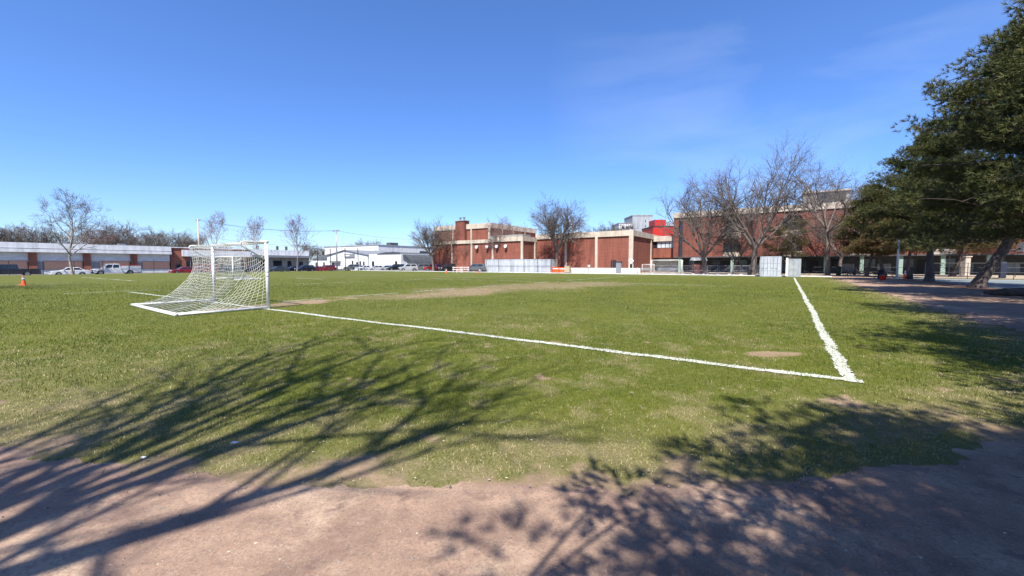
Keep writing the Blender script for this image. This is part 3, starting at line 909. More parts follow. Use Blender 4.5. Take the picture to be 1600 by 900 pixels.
tF = make_bare('bare_tree', 'broad low branched leafless tree leaning left by the far goal', place(1103, 65), .3, BARK, TWIG, GT, seed=65, H=16.6, spread=.54, trunk_r=.36, fork=.16, nl=8, levels=4, twigw=.017, leader=False, curve=.36, lean=(-.12, 0), tw_mult=1.05)
tG = make_bare('bare_tree', 'leafless multi stemmed tree behind the long white container', place(788, 87), 0, BARK, TWIGR, GT, seed=71, H=11.6, spread=.44, trunk_r=.2, fork=.16, nl=7, levels=4, twigw=.024, leader=False, curve=.2, tw_mult=.9)
tH = make_bare('bare_tree', 'tree', place(232, 150, -.3), 0, TWIG, TWIG, GT, seed=85, H=15, spread=.46, trunk_r=.26, fork=.2, nl=9, levels=4, twigw=.04, leader=False, curve=.25, tw_mult=.9)
tH['label'] = 'wide leafless tree rising behind the garage roof left of the utility pole'
copy_tree(tD, place(1311, 66), 4.0, (.62, .62, .72), 'thin leafless tree close behind the tall crooked one')
copy_tree(tF, place(1145, 66), 2.6, (.5, .5, .62), 'smaller leafless tree between the two big ones by the school')
copy_tree(tE, place(1352, 78), 2.9, (.8, .8, .86), 'leafless tree peeking over the pines beside the school roof')
copy_tree(tF, place(1232, 72), 5.2, (.55, .55, .6), 'leafless tree behind the small pine at the school wall')
copy_tree(tC, place(677, 92), 2.4, (.86, .86, .80), 'spreading leafless tree at left corner of the brick hall')
copy_tree(tG, place(709, 95), 1.2, (.62, .62, .70), 'small leafless tree against the hall below the chimney')
copy_tree(tG, place(741, 92), 3.3, (.62, .62, .70), 'small leafless tree under the round wall lamps')
GS = 'leafless trees behind the buildings'
sky_trees = [
    (8, 120, 1.0, 'low brown leafless tree above the left end of the garage'), (38, 128, 1.0, 'dense brown leafless tree behind the garage, left of pale tree'),
    (150, 110, 1.05, 'leafless tree just right of the pale barked tree'), (182, 122, 1.1, 'leafless tree above the white utility truck'),
    (262, 160, 1.1, 'leafless tree at right end of the garage roof'), (300, 142, 1.0, 'dense leafless tree just left of the utility pole'),
    (350, 150, .85, 'low leafless tree right of the left utility pole'), (205, 170, 1.15, 'leafless tree far behind the garage middle'),
    (482, 190, .85, 'low brown leafless tree right of the slim street tree'), (512, 195, .80, 'low brown leafless tree left of the big white warehouse'),
    (548, 215, 1.1, 'leafless tree over the left of the white warehouse roof'), (578, 215, 1.15, 'tallest leafless tree over the white warehouse roof'), (80, 135, 1.0, 'leafless tree half hidden by the pale barked tree'),
    (938, 180, 1.45, 'leafless treetop above the hall roof, left one'), (962, 178, 1.42, 'leafless treetop above the hall roof, right one'),
]
for i, (px, Yd, s, lb) in enumerate(sky_trees):
    copy_tree([tH, tC, tG, tH][i % 4] if s < 1.3 else tH, place(px, Yd, -.3), i * 1.7, (s * (1.0 if i % 4 else 1), s, s * (.92 if i % 2 else 1.0)), lb, GS)
copy_tree(tB, place(393, 118, -.3), 1.0, (1.05, 1.05, 1.18), 'thin leafless tree above the white goal crossbar', GS)
copy_tree(tB, place(332, 116, -.3), 2.0, (1.0, 1.0, 1.28), 'tall thin leafless tree directly right of the utility pole', GS)
# trees standing outside the frame on the left; their branches and shadows reach into it
tN = make_bare('bare_tree', 'leafless tree beside the camera casting long branch shadows', (-4.15, -3.35, 0), .9, BARK, TWIG, GT, seed=97, H=14.6, spread=.33, trunk_r=.17, fork=.40, nl=12, levels=3, twigw=.014, leader=False, curve=.07, tw_mult=.5, upright=1.0)
copy_tree(tE, (-38.5, 20, 0), 1.0, .8, 'leafless tree just beyond the left edge of the picture', GT)

# ---------------------------------------------------------------- pines
def make_pine(name, label, loc, rz, seed, H, z0, rmax, trunk_pts, trunk_r, needle, ncl, group, tuft=40, top=.35, flat=.55, brown=0, lowr=.8):
    rd = random.Random(seed); nr = np.random.RandomState(seed)
    t = empty(name, loc, rz, label, 'pine tree', group)
    wood = MB()
    n = len(trunk_pts)
    wood.tube(trunk_pts, [trunk_r * 1.3 if i == 0 else trunk_r * (1 - .85 * i / (n - 1)) for i in range(n)], 10, False)
    def trunk_at(z):
        for a, b in zip(trunk_pts, trunk_pts[1:]):
            if a[2] <= z <= b[2]:
                k = (z - a[2]) / (b[2] - a[2]); return Vector(a).lerp(Vector(b), k)
        return Vector(trunk_pts[-1])
    C = []; limbs = MB()
    nlimb = int(ncl / 10)
    for i in range(nlimb):
        f = (i + rd.random()) / nlimb                      # 0 low .. 1 top
        z = z0 + (H - z0) * f ** 1.05
        prof = (lowr + (1 - lowr) * min(1, f / .3)) if f < .3 else (top + (1 - top) * (1 - ((f - .3) / .7) ** 1.6))
        L = rmax * prof * rd.uniform(.82, 1.04)
        az = i * 2.399 + rd.uniform(-.4, .4)
        up = -.05 + .55 * f + rd.uniform(-.08, .12)
        a = trunk_at(max(z - L * .15, z0 * .7)); pts = [a]; d = Vector((math.cos(az), math.sin(az), up)).normalized()
        for k in range(5):
            d = (d + Vector((rd.gauss(0, .09), rd.gauss(0, .09), rd.gauss(.02, .06)))).normalized(); pts.append(pts[-1] + d * L / 5)
        limbs.tube(pts, [.06 * (1 - .17 * k) * (L / rmax + .3) for k in range(6)], 5, False)
        for k in range(10):
            tt = .25 + .77 * (k + rd.random()) / 10
            q = min(tt, .999) * 5; qi = min(4, int(q)); b = pts[qi].lerp(pts[qi + 1], q - qi)
            side = Vector((-d.y, d.x, 0)).normalized() * rd.uniform(-1, 1) * L * .30 * (.5 + tt * .5)
            c = b + side + Vector((0, 0, rd.uniform(-.05, .35)))
            C.append((c, (c - a).normalized(), .45 + .50 * rd.random()))
            limbs.tube([b, b.lerp(c, .6) + Vector((0, 0, .05)), c], [.024, .016, .008], 3, False)
    C.append((Vector(trunk_pts[-1]) + Vector((0, 0, .3)), Vector((0, 0, 1)), .6))
    wood.v_off = None
    wood.build('trunk', PBARK, t, True)
    limbs.build('limbs', PBARK, t, True)
    # needle tufts
    nc = len(C)
    cc = np.repeat(np.array([c[0][:] for c in C]), tuft, 0); cd = np.repeat(np.array([c[1][:] for c in C]), tuft, 0); cr = np.repeat(np.array([c[2] for c in C]), tuft)[:, None]
    off = nr.normal(size=cc.shape); off /= np.linalg.norm(off, axis=1, keepdims=True); off *= nr.rand(len(cc), 1) ** .45 * cr
    off[:, 2] *= flat
    tc_ = cc + off
    td = off / (np.linalg.norm(off, axis=1, keepdims=True) + 1e-6) * .8 + cd * .5 + np.array([[0, 0, .35]]) + nr.normal(size=cc.shape) * .25
    td /= np.linalg.norm(td, axis=1, keepdims=True)
    K = 15
    p = np.repeat(tc_, K, 0); d = np.repeat(td, K, 0) + nr.normal(size=(len(tc_) * K, 3)) * .55
    d /= np.linalg.norm(d, axis=1, keepdims=True)
    Ln = (.15 + .11 * nr.rand(len(p), 1))
    sd = np.cross(d, nr.normal(size=d.shape)); sd /= np.linalg.norm(sd, axis=1, keepdims=True)
    wv = .0105
    p = p - d * .03
    V = np.stack([p - sd * wv, p + sd * wv, p + d * Ln + sd * wv * .3, p + d * Ln - sd * wv * .3], 1)
    if brown > 0:
        low = cc[:, 2] < z0 + (H - z0) * .22
        sel = np.repeat(low & (nr.rand(len(cc)) < brown), K)
    else: sel = np.zeros(len(p), bool)
    def emit(nm, Vs, m_):
        k = len(Vs)
        if k: npmesh(nm, Vs.reshape(-1, 3), np.arange(k * 4).reshape(-1, 4), m_, t)
    emit('crown', V[~sel], needle); emit('dead_needles', V[sel], NEEDLEB)
    return t
GP = 'row of pines beside the path'
def uvw(u, v, z=0): return (*XY(u, v), z)
pine_mid = make_pine('pine_tree', 'thick trunked dark pine behind the red bucket, left of leaning pine', uvw(45.3, -10.1), 0, 5, 12.6, 4.3, 5.6,
    [(0, 0, -.1), (.05, 0, .6), (.1, .1, 2.2), (-.15, .05, 4), (-.1, 0, 7), (.2, .1, 10), (.3, 0, 12.3)], .36, NEEDLE, 620, GP, top=.3, lowr=.9, brown=.25)
pine_lean = make_pine('pine_tree', 'pine with strongly leaning dark trunk at the edge of the court', uvw(33.2, -9.9), 0, 8, 15.5, 4.2, 6.4,
    [(0, 0, -.1), (.25, -.05, .6), (1.2, -.3, 2.4), (2.0, -.6, 4.5), (2.6, -.8, 7), (2.8, -.7, 11), (2.9, -.6, 15.2)], .40, NEEDLE, 760, GP, top=.34, lowr=.9)
pine_big = make_pine('pine_tree', 'large dark pine filling the right edge of the picture', uvw(21, -10), 0, 15, 13.4, 4.0, 6.7,
    [(0, 0, -.1), (.1, 0, .6), (.3, .1, 3), (.2, .2, 7), (.1, .1, 10), (0, 0, 12.9)], .38, NEEDLE, 1100, GP, tuft=38, top=.16, lowr=.95)
copy_tree(pine_big, (16.6, 5.6, 0), 2.0, (.95, .95, 1.0), 'pine just outside the frame whose branch tips hang at top right')
copy_tree(pine_big, (10.9, .7, 0), 3.4, (.86, .86, .86), 'pine beside the camera on the right')
copy_tree(pine_big, (3.0, -4.2, 0), 1.0, (.74, .74, .66), 'pine behind the camera that shades the path')
copy_tree(pine_mid, (6.4, -5.2, 0), 2.0, (.95, .95, .86), 'added unseen pine behind the camera, thickening the path shadow')  # extra tree put in to make the bottom-right shadow denser
copy_tree(pine_mid, (2.9, -5.6, 0), 4.2, (.72, .72, .80), 'unseen pine behind the camera, added to fill the shade')  # off-frame pine added to close gaps in that shadow
GM = 'lighter pines by the school terrace'
pine_sm = make_pine('pine_tree', 'olive pine with bare lower trunk, leftmost of the pines along the path', (*at(1353, 52), 0), 0, 21, 9.6, 3.2, 3.9,
    [(0, 0, -.1), (.2, 0, .6), (.7, .1, 2.6), (.8, .1, 5), (.8, 0, 9.2)], .24, NEEDLE2, 300, GM, top=.3, lowr=.85, brown=.55)
copy_tree(pine_sm, (*at(1383, 51), 0), 2.2, (1.05, 1.05, 1.12), 'olive pine second from the left, just left of the white pole')
copy_tree(pine_sm, (*at(1416, 49), 0), 4.1, (1.05, 1.05, 1.15), 'olive pine right behind the white light pole')
copy_tree(pine_sm, (*at(1487, 52), 0), 5.3, (1.2, 1.2, 1.3), 'pine with leaning trunk beyond the fence right of thick pine')
copy_tree(pine_sm, (*at(1584, 68), 0), 5.0, (1.3, 1.3, 1.3), 'far pine seen under the basketball backboard')
copy_tree(pine_sm, (*at(1545, 60), 0), 3.0, (1.3, 1.3, 1.3), 'far pine behind the leaning trunk')
pine_wall = make_pine('pine_tree', 'small ragged pine between the storage box and the school wall', (*at(1240, 66), 0), .4, 33, 8.6, 3.4, 3.6,
    [(0, 0, -.1), (.1, 0, 1), (-.3, .1, 3), (.2, .1, 5.5), (.1, 0, 8.4)], .17, NEEDLE2, 90, GM, tuft=20, top=.5, lowr=.8, brown=.35)
copy_tree(pine_wall, (*at(1214, 68), 0), 2.4, (.8, .8, .86), 'small ragged pine right of the big leafless tree')

# ---------------------------------------------------------------- buildings
def bempty(name, u, v, z, label, cat='building'):
    return empty(name, uvw(u, v, z), 0, label, cat)
def up(e, name, boxes, m, bevel=0):
    mb = MB()
    for b in boxes: mb.ubox(*b)
    return mb.build(name, m, e, world=True, bevel=bevel)

# --- brick sports hall: gym block, low block, tall block with chimney
hall = bempty('brick_hall', 68.4, 36, 0, 'windowless red brick sports hall with cream concrete bands and piers')
G0, G1 = 24.7, on_u(838, 68.4)
up(hall, 'gym_wall', [(68.4, 92, G0, G1, 0, 6.9)], BRICK)
up(hall, 'gym_fascia', [(68.15, 92.1, G0 - .25, G1 + .0, 6.9, 7.95)], CONC)
up(hall, 'gym_roof', [(68.5, 91.9, G0 + .1, G1 - .1, 7.9, 7.98)], ROOFG)
for px, wd in ((883.5, .45), (931, .5), (986, .8)):
    vv_ = on_u(px, 68.1) if px < 985 else G0 + .15
    up(hall, 'pier', [(68.1, 68.38, vv_ - wd / 2, vv_ + wd / 2, 0, 6.88)], CONC)
up(hall, 'pier', [(80.5, 80.9, G0 - .22, G0 - .02, 0, 6.88)], CONC)
L0 = G1; L1 = on_u(765, 62.9); L2 = on_u(677, 62.9)
up(hall, 'low_wall_right', [(62.9, 90, L0, L1, 0, 6.35)], BRICK)
up(hall, 'low_fascia_right', [(62.65, 90, L0 - .2, L1, 6.35, 7.25)], CONC)
up(hall, 'low_parapet', [(62.9, 66, L0, L1, 7.27, 7.7)], CONCG)
up(hall, 'low_wall_left', [(62.9, 90, L1 + .01, L2, 0, 6.2)], BRICK)
up(hall, 'low_fascia_left', [(62.65, 90, L1 + .01, L2 + .2, 6.2, 6.95)], CONC)
for px in (706, 736.5, 769.5, 816):
    vv_ = on_u(px, 62.6) if px < 810 else L0 + .1
    up(hall, 'pier', [(62.6, 62.88, vv_ - .18 - (.12 if px > 810 else 0), vv_ + .18, 0, 6.33 if px > 765 else 6.18)], CONC)
up(hall, 'pier', [(67.4, 67.9, L0 - .24, L0 - .02, 0, 6.33)], CONC)
T0, T1 = 54.2, on_u(679.5, 64.0)
up(hall, 'tall_wall', [(64.0, 83, T0, T1, 6.9, 9.5)], BRICK)
up(hall, 'tall_fascia', [(63.8, 83.2, T0 - .2, T1 + .2, 9.5, 10.6)], CONC)
for px in (708, 736.5):
    vv_ = on_u(px, 63.8); up(hall, 'pier', [(63.75, 63.98, vv_ - .15, vv_ + .15, 6.9, 9.48)], CONC)
up(hall, 'pier', [(63.72, 63.98, T0 + .0, T0 + .5, 6.9, 9.48)], CONC)
for uq in (68, 72.5, 77.5): up(hall, 'pier', [(uq, uq + .3, T0 - .2, T0 - .02, 7.72, 9.48)], CONC)
ch0, ch1 = on_u(727, 63.4), on_u(712.5, 63.4)
chm = up(hall, 'chimney', [(63.3, 64.9, ch0, ch1, 6.96, 11.35)], BRICK2)
mb = MB(); mb.ubox(63.15, 65.0, ch0 - .12, ch1 + .12, 11.35, 11.5); o = mb.build('chimney_cap', CONCG, None, world=True)
o.parent = chm; o.matrix_parent_inverse = Matrix.Identity(4); o.location = -Vector(hall.location)
for f in (.3, .7):
    mb = MB(); x, y = XY(64.1, ch0 + (ch1 - ch0) * f); mb.tube([(x, y, 11.5), (x, y, 12.15)], .22, 10); mb.tube([(x, y, 12.15), (x, y, 12.3)], .32, 10)
    o = mb.build('flue', GALV); o.parent = chm; o.location = -Vector(hall.location)
for px in (746, 762, 777, 791):
    vv_ = on_u(px, 62.6); x, y = XY(62.45, vv_)
    mb = MB(); mb.tube([XY(62.88, vv_) + (5.3,), (x, y, 5.3)], .16, 10); o = mb.build('wall_lamp', BLACK, hall, world=True)
    mb = MB(); mb.tube([(x, y, 5.36), XY(62.2, vv_) + (5.36,)], .34, 14); q = mb.build('lamp_head', WHITE, hall, world=True)
for px in (905, 957, 851):
    vq = on_u(px, 68.3); x, y = XY(68.3, vq); mb = MB(); mb.tube([(x, y, .9), (x, y, 6.9)], .06, 6); mb.build('downpipe', BRICK2, hall, world=True)
up(hall, 'side_door', [(68.3, 68.39, on_u(962, 68.3), on_u(954, 68.3), .1, 2.4)], BLACK)
up(hall, 'rooftop_vent', [(74, 76, 38, 40, 7.98, 8.7)], WALLW)

# --- school building
sch = bempty('school_building', 80, 0, 0, 'long three storey brick school block with arched windows behind bare trees')
SE = -62.0; S1 = 20.0
bays = [9.5, .1, -9.3, -18.7, -28.1, -37.5]
zb, zt_, zf = 3.1, 10.9, 11.95
edges = []
cur = S1
bw = 1.45
for b in bays: edges.append((cur, b + bw)); cur = b - bw
edges.append((cur, SE))
up(sch, 'brick_wall', [(80, 95, b, a, zb, zt_) if i not in (0,) else (80, 95, b, S1 - 1.7, zb, zt_) for i, (a, b) in enumerate(edges)], BRICK2)
up(sch, 'brick_pier', [(80, 95, S1 - .95, S1, zb, zt_)], BRICK2)
up(sch, 'window_slot', [(80.6, 94, S1 - 1.7, S1 - .95, zb, zt_)], GLASS)
up(sch, 'fascia', [(79.8, 95.2, SE, S1 + .2, zt_, zf)], CONC)
up(sch, 'roof_edge', [(80.1, 94.9, SE + .3, S1, zf, zf + .05)], ROOFG)
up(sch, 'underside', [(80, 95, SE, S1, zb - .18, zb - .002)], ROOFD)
for b in bays:
    for (za, zc) in ((3.9, 6.5), (7.6, 10.5)):
        # recessed arched window: brick spandrel with a half round head, dark glass, pale sill band
        mb = MB(); n = 12; rad = bw
        pts = [(b - bw, za)] + [(b - bw * math.cos(PI * k / n), zc - rad + rad * math.sin(PI * k / n)) for k in range(n + 1)] + [(b + bw, za)]
        uu0, uu1 = 80.9, 81.0
        a_ = [XY(uu0, p[0]) + (p[1],) for p in pts]; c_ = [XY(uu1, p[0]) + (p[1],) for p in pts]
        k_ = len(pts); mb.add(a_ + c_, [tuple(range(k_)), tuple(range(2 * k_ - 1, k_ - 1, -1))] + [(i, (i + 1) % k_, (i + 1) % k_ + k_, i + k_) for i in range(k_)])
        wn = mb.build('arched_window', GLASS, sch, world=True)
        # spandrel around the head
        for sgn in (-1, 1):
            mb = MB(); arc = [(b + sgn * bw * math.cos(PI / 2 * k / 8), zc - rad + rad * math.sin(PI / 2 * k / 8)) for k in range(9)]
            poly = arc + [(b, zc + .02), (b + sgn * bw, zc + .02)]
            poly = arc + [(b + sgn * bw, zc)]
            a_ = [XY(80.02, p[0]) + (p[1],) for p in poly]; c_ = [XY(80.88, p[0]) + (p[1],) for p in poly]; k_ = len(poly)
            mb.add(a_ + c_, [tuple(range(k_)), tuple(range(2 * k_ - 1, k_ - 1, -1))] + [(i, (i + 1) % k_, (i + 1) % k_ + k_, i + k_) for i in range(k_)])
            mb.build('arch_spandrel', BRICK2, sch, world=True)
        up(sch, 'window_bar', [(80.82, 80.88, b - .04, b + .04, za, zc - .1)], BLACK)
    up(sch, 'sill_band', [(80.1, 80.95, b - bw + .003, b + bw - .003, 3.12, 3.9)], CONC)
    up(sch, 'sill_band', [(80.1, 80.95, b - bw + .003, b + bw - .003, 6.52, 7.6)], CONC)
    up(sch, 'header', [(80.1, 80.95, b - bw + .003, b + bw - .003, 10.52, 10.88)], BRICK2)
SHADEW = mat('shade_toned_grey_wall', (.10, .105, .11), .85, (.06, .065, .07), .8)  # wall colour darkened to paint in the shade under the overhang
up(sch, 'ground_floor_wall', [(84.5, 95, SE, S1, 0, 2.9)], SHADEW)
k = 0
vv_ = S1 - 1.2
while vv_ > SE:
    up(sch, 'column', [(80.35, 80.8, vv_ - .25, vv_ + .25, 0, 2.92)], GREENP)
    up(sch, 'ground_window', [(84.42, 84.47, vv_ - 2.2, vv_ - .8, 1.1, 2.5)], GLASS)
    if k % 3 == 1: up(sch, 'entrance_door', [(84.40, 84.47, vv_ - 3.9, vv_ - 2.7, .04, 2.3)], BLACK)
    else: up(sch, 'pale_panel', [(84.44, 84.48, vv_ - 4.2, vv_ - 2.5, .3, 1.7)], WALLG)
    vv_ -= 4.7; k += 1
up(sch, 'rooftop_penthouse', [(86, 93, on_u(1322, 86), on_u(1250, 86), zf + .05, 14.6)], CONCG)
up(sch, 'louvre', [(85.86, 85.98, on_u(1318, 86) + .2, on_u(1272, 86), 12.9, 14.35)] , ROOFD)
up(sch, 'penthouse_cap', [(85.7, 93.2, on_u(1322, 86) - .2, on_u(1250, 86) + .2, 14.6, 14.85)], CONC)
up(sch, 'roof_vent', [(86, 88, on_u(1262, 86) , on_u(1250, 86), 14.85, 15.3)], WALLW)
# --- link block
lk = bempty('link_building', 82.5, 22, 0, 'low brick link block with a window strip between hall and school')
up(lk, 'brick_wall', [(82.5, 95, 20.25, 24.6, 3.0, 5.0)], BRICK)
up(lk, 'window_strip', [(82.7, 95, 20.25, 24.6, 5.0, 6.45)], GLASS)
for k in range(4): up(lk, 'blind', [(82.62, 82.69, 20.6 + k * .82, 21.32 + k * .82, 5.1, 6.35)], GLASSL)
up(lk, 'fascia', [(82.2, 95, 20.25, 24.6, 6.45, 7.55)], CONC)
up(lk, 'ground_floor_wall', [(86, 95, 20.25, 24.6, 0, 2.99)], CONCG)

# --- far towers behind the link
def tower(name, px0, px1, Y, ytop, m, label, parts=()):
    x0, _ = at(px0, Y); x1, _ = at(px1, Y)
    z = EYE + (HOR - ytop) * Y / FPX
    e = empty(name, ((x0 + x1) / 2, Y, 0), 0, label, 'building')
    mb = MB(); w2 = (x1 - x0) / 2; mb.box(-w2, w2, 0, 14, 0, z); mb.build('wall', m, e)
    mb = MB(); mb.box(-w2 - .15, w2 + .15, -.15, 14.15, z, z + .4); mb.build('roof_edge', CONCG if m != REDWALL else BLACK, e)
    return e, z, w2
e, z, w2 = tower('distant_tower', 987, 1018, 190, 338, WALLG, 'pale grey tower block far beyond the sports hall roof')
for k in range(5):
    mb = MB(); mb.box(w2 * .25, w2 * .32, -.06, -.01, z - 3 - k * 2.2, z - 1.9 - k * 2.2); mb.build('window', GLASS, e)
e, z, w2 = tower('distant_tower', 966, 986.5, 186, 350, WALLW, 'lower white block left of the pale grey tower')
for k in range(3):
    mb = MB(); mb.box(-w2 * .6 + k * 2, -w2 * .6 + 1.2 + k * 2, -.06, -.01, z - 2.4, z - 1.2); mb.build('window', GLASS, e)
e, z, w2 = tower('red_building', 1019, 1053, 165, 355, REDWALL, 'bright red clad block above the link roof')
mb = MB(); mb.box(-w2 + 1, -w2 + 5.5, 1, 8, z + .4, z + 3.0); mb.build('upper_storey', REDWALL, e)
mb = MB(); mb.box(-w2 + 5.6, w2, 2, 8, z + .4, z + 1.8); mb.build('rooftop_plant', WALLG, e)

# --- long garage on the left street
gar = bempty('garage_building', 10, 122, -.3, 'long low white garage with peach doors along the left street')
GE = on_v(268, 122); GS0 = -60
zg = -.32
up(gar, 'upper_fascia', [(GS0, GE, 121.35, 137, 4.72, 5.75)], FASCIA_W)
up(gar, 'lower_fascia', [(GS0, GE, 121.2, 137, 3.95, 4.60)], FASCIA_W)
up(gar, 'fascia_joint', [(GS0 + .02, GE - .02, 121.5, 136.9, 4.6, 4.72)], ROOFG)
up(gar, 'roof', [(GS0 + .2, GE - .2, 121.8, 136.8, 5.72, 5.80)], ROOFG)
up(gar, 'back_wall', [(GS0, GE, 122.6, 136.9, zg, 3.95)], WALLG)
bay = 7.4; k = 0
pst = [on_v(53, 122)]
uq = pst[0] - 8 * bay
while uq < GE - 1:
    w_ = .55
    up(gar, 'pier', [(uq - w_, uq + w_, 121.9, 122.6, zg, 3.93)], BRICK3)
    if uq + bay < GE + 2:
        e1 = min(uq + bay - w_, GE - .1)
        d = up(gar, 'garage_door', [(uq + w_ + .02, e1, 122.25, 122.55, 2.1, 3.9)], DOORW)
        up(gar, 'door_lower_panel', [(uq + w_ + .9 + .4 * (k % 2), e1 - .15, 122.15, 122.24, .55, 2.35)], PEACH)
        up(gar, 'door_base', [(uq + w_ + .4, e1, 122.2, 122.5, zg, .52)], WALLW)
        up(gar, 'door_side', [(uq + w_ + .02, uq + w_ + .85 + .4 * (k % 2), 122.3, 122.5, .53, 2.08)], WALLG)
    uq += bay; k += 1
for k, uq in enumerate(np.arange(GS0 + 6, GE - 2, 9.3)):
    up(gar, 'rooftop_unit', [(uq, uq + 1.2, 128, 129.2, 5.8, 6.35 + .2 * (k % 2))], GALV)
# --- brick workshop next to it
wk = bempty('brick_workshop', 40, 122, -.3, 'red brick workshop with a white sign band behind the nearest goal')
W0, W1 = GE + .05, on_v(392, 122)
up(wk, 'wall', [(W0, W1, 122.2, 136, zg, 5.55)], BRICK3)
up(wk, 'roof_edge', [(W0, W1, 122.0, 136, 5.55, 5.75)], FASCIA_W)
up(wk, 'sign_band', [(on_v(286, 122), W1, 121.7, 122.18, 3.55, 5.1)], FASCIA_W)
for (a, b_, z0_, z1_) in ((276, 283.5, .3, 1.6), (292, 302, 1.0, 2.3), (345, 356, .8, 2.2), (370, 382, -.2, 2.6)):
    f = up(wk, 'window', [(on_v(a, 122), on_v(b_, 122), 122.1, 122.19, z0_, z1_)], GLASS)
for px in (300, 330, 360):
    vq = on_v(px, 121.6); x, y = XY(vq, 122.05); mb = MB(); mb.tube([(x, y, zg), (x, y, 3.5)], .07, 6); mb.build('downpipe', GALV, wk, world=True)
# --- low white workshop
lw = bempty('low_workshop', 60, 122, -.3, 'low white workshop with a grey canopy behind the slim tree')
Q0, Q1 = W1 + .05, on_v(484, 122)
up(lw, 'wall', [(Q0, Q1, 122.5, 136, zg, 3.6)], CONCG)
up(lw, 'fascia', [(Q0, Q1, 122.1, 136, 4.2, 5.75)], FASCIA_W)
up(lw, 'canopy', [(Q0, Q1 + .4, 121.0, 136, 3.55, 4.18)], GALV)
for (a, b_, z0_, z1_) in ((428, 441, .9, 2.7), (450, 456, .2, 2.6), (408, 418, .9, 2.6), (468, 474, .6, 2.4)):
    up(lw, 'window', [(on_v(a, 122.4), on_v(b_, 122.4), 122.4, 122.49, z0_, z1_)], GLASS)
for px in (403, 434, 448):
    uq = on_v(px, 126); up(lw, 'roof_pipe', [(uq, uq + .5, 126, 126.5, 5.75, 7.0)], ROOFD)

# --- white gabled building
gb = bempty('gabled_building', 81.8, 132, -.1, 'white gabled building with a dark sign board facing the field')
v0, v1 = 120.5, on_u(512, 81.8)
def gable(e, u0, u1, va, vb, ze, za, wallm, roofm, names=('wall', 'roof')):
    vm = (va + vb) / 2 + 1.0
    mb = MB(); pts = [(va, -.1), (vb, -.1), (vb, ze), (vm, za), (va, ze)]
    a_ = [XY(u0, p[0]) + (p[1],) for p in pts]; c_ = [XY(u1, p[0]) + (p[1],) for p in pts]
    mb.add(a_ + c_, [(0, 1, 2, 3, 4), (9, 8, 7, 6, 5), (0, 5, 6, 1), (1, 6, 7, 2), (2, 7, 8, 3), (3, 8, 9, 4), (4, 9, 5, 0)])
    mb.build(names[0], wallm, e, world=True)
    mb = MB(); 
    for (pa, pb) in (((va - .5, ze - .15), (vm, za + .05)), ((vm, za + .05), (vb + .5, ze - .15))):
        q = [XY(u0 - .4, pa[0]) + (pa[1] + .02,), XY(u1 + .3, pa[0]) + (pa[1] + .02,), XY(u1 + .3, pb[0]) + (pb[1] + .02,), XY(u0 - .4, pb[0]) + (pb[1] + .02,)]
        mb.hexa(q + [(p[0], p[1], p[2] + .22) for p in q])
    mb.build(names[1], roofm, e, world=True)
gable(gb, 81.8, 100, v0, v1, 4.9, 6.6, WALLW, ROOFG)
up(gb, 'wing_wall', [(84, 98, v1 + .1, on_u(489, 84), -.1, 3.6)], WALLW)
mb = MB(); a, b_ = v1 + .05, on_u(488, 84) + .3
q = [XY(83.6, a) + (3.6,), XY(98, a) + (3.6,), XY(98, b_) + (3.6,), XY(83.6, b_) + (3.6,), XY(90, a) + (6.3,), XY(92, a) + (6.3,), XY(92, b_ - 2) + (5.9,), XY(90, b_ - 2) + (5.9,)]
mb.hexa(q); mb.build('wing_roof', ROOFD, gb, world=True)
up(gb, 'sign_board', [(81.5, 81.78, on_u(555, 81.8), on_u(540, 81.8), 4.1, 5.3)], ROOFG)
up(gb, 'sign_lettering', [(81.44, 81.49, on_u(548, 81.8), on_u(541, 81.8), 4.5, 4.9)], WHITE)
for px, a, b_ in ((521, .1, 2.5), (551.5, .9, 2.9), (558.5, .6, 2.4), (563.5, .9, 2.7), (569, .9, 2.6)):
    up(gb, 'window', [(81.7, 81.79, on_u(px + 1.2, 81.8), on_u(px - 1.2, 81.8), a, b_)], GLASS)
up(gb, 'awning', [(80.9, 81.79, on_u(533, 81.8), on_u(519, 81.8), 2.3, 2.9)], ROOFG)
for px in (495, 507): up(gb, 'window', [(83.9, 83.99, on_u(px + 1.2, 84), on_u(px - 1.2, 84), .6, 2.4)], GLASS)
# --- big white warehouse behind
wh = bempty('white_warehouse', 103, 125, 0, 'tall plain white warehouse rising behind the gabled building')
WV0 = 129.5; WV1 = on_u(508, 103)
WVc = on_u(592, 103)
up(wh, 'front_wall', [(103, 150, WVc, WV1, 0, 9.6)], WALLW)
up(wh, 'roof_edge', [(102.8, 150, WVc - .2, WV1 + .2, 9.6, 9.9)], WALLG)
for px in (588,): up(wh, 'vent', [(102.9, 102.98, on_u(px + 1.5, 103), on_u(px - 1.5, 103), 6.6, 7.4)], GLASS)
for uq, z0_, z1_ in ((109, 6.0, 7.0), (126, 5.2, 7.8)): up(wh, 'side_window', [(uq, uq + 5, WVc - .08, WVc - .01, z0_, z1_)], GLASS)
for uq in (116, 132): up(wh, 'ground_window', [(uq, uq + 5, WVc - .08, WVc - .01, .6, 3.4)], GLASS)
for uq in (112, 140): up(wh, 'rooftop_unit', [(uq, uq + 4, WVc + 3, WVc + 6, 9.9, 11.2)], ROOFD)
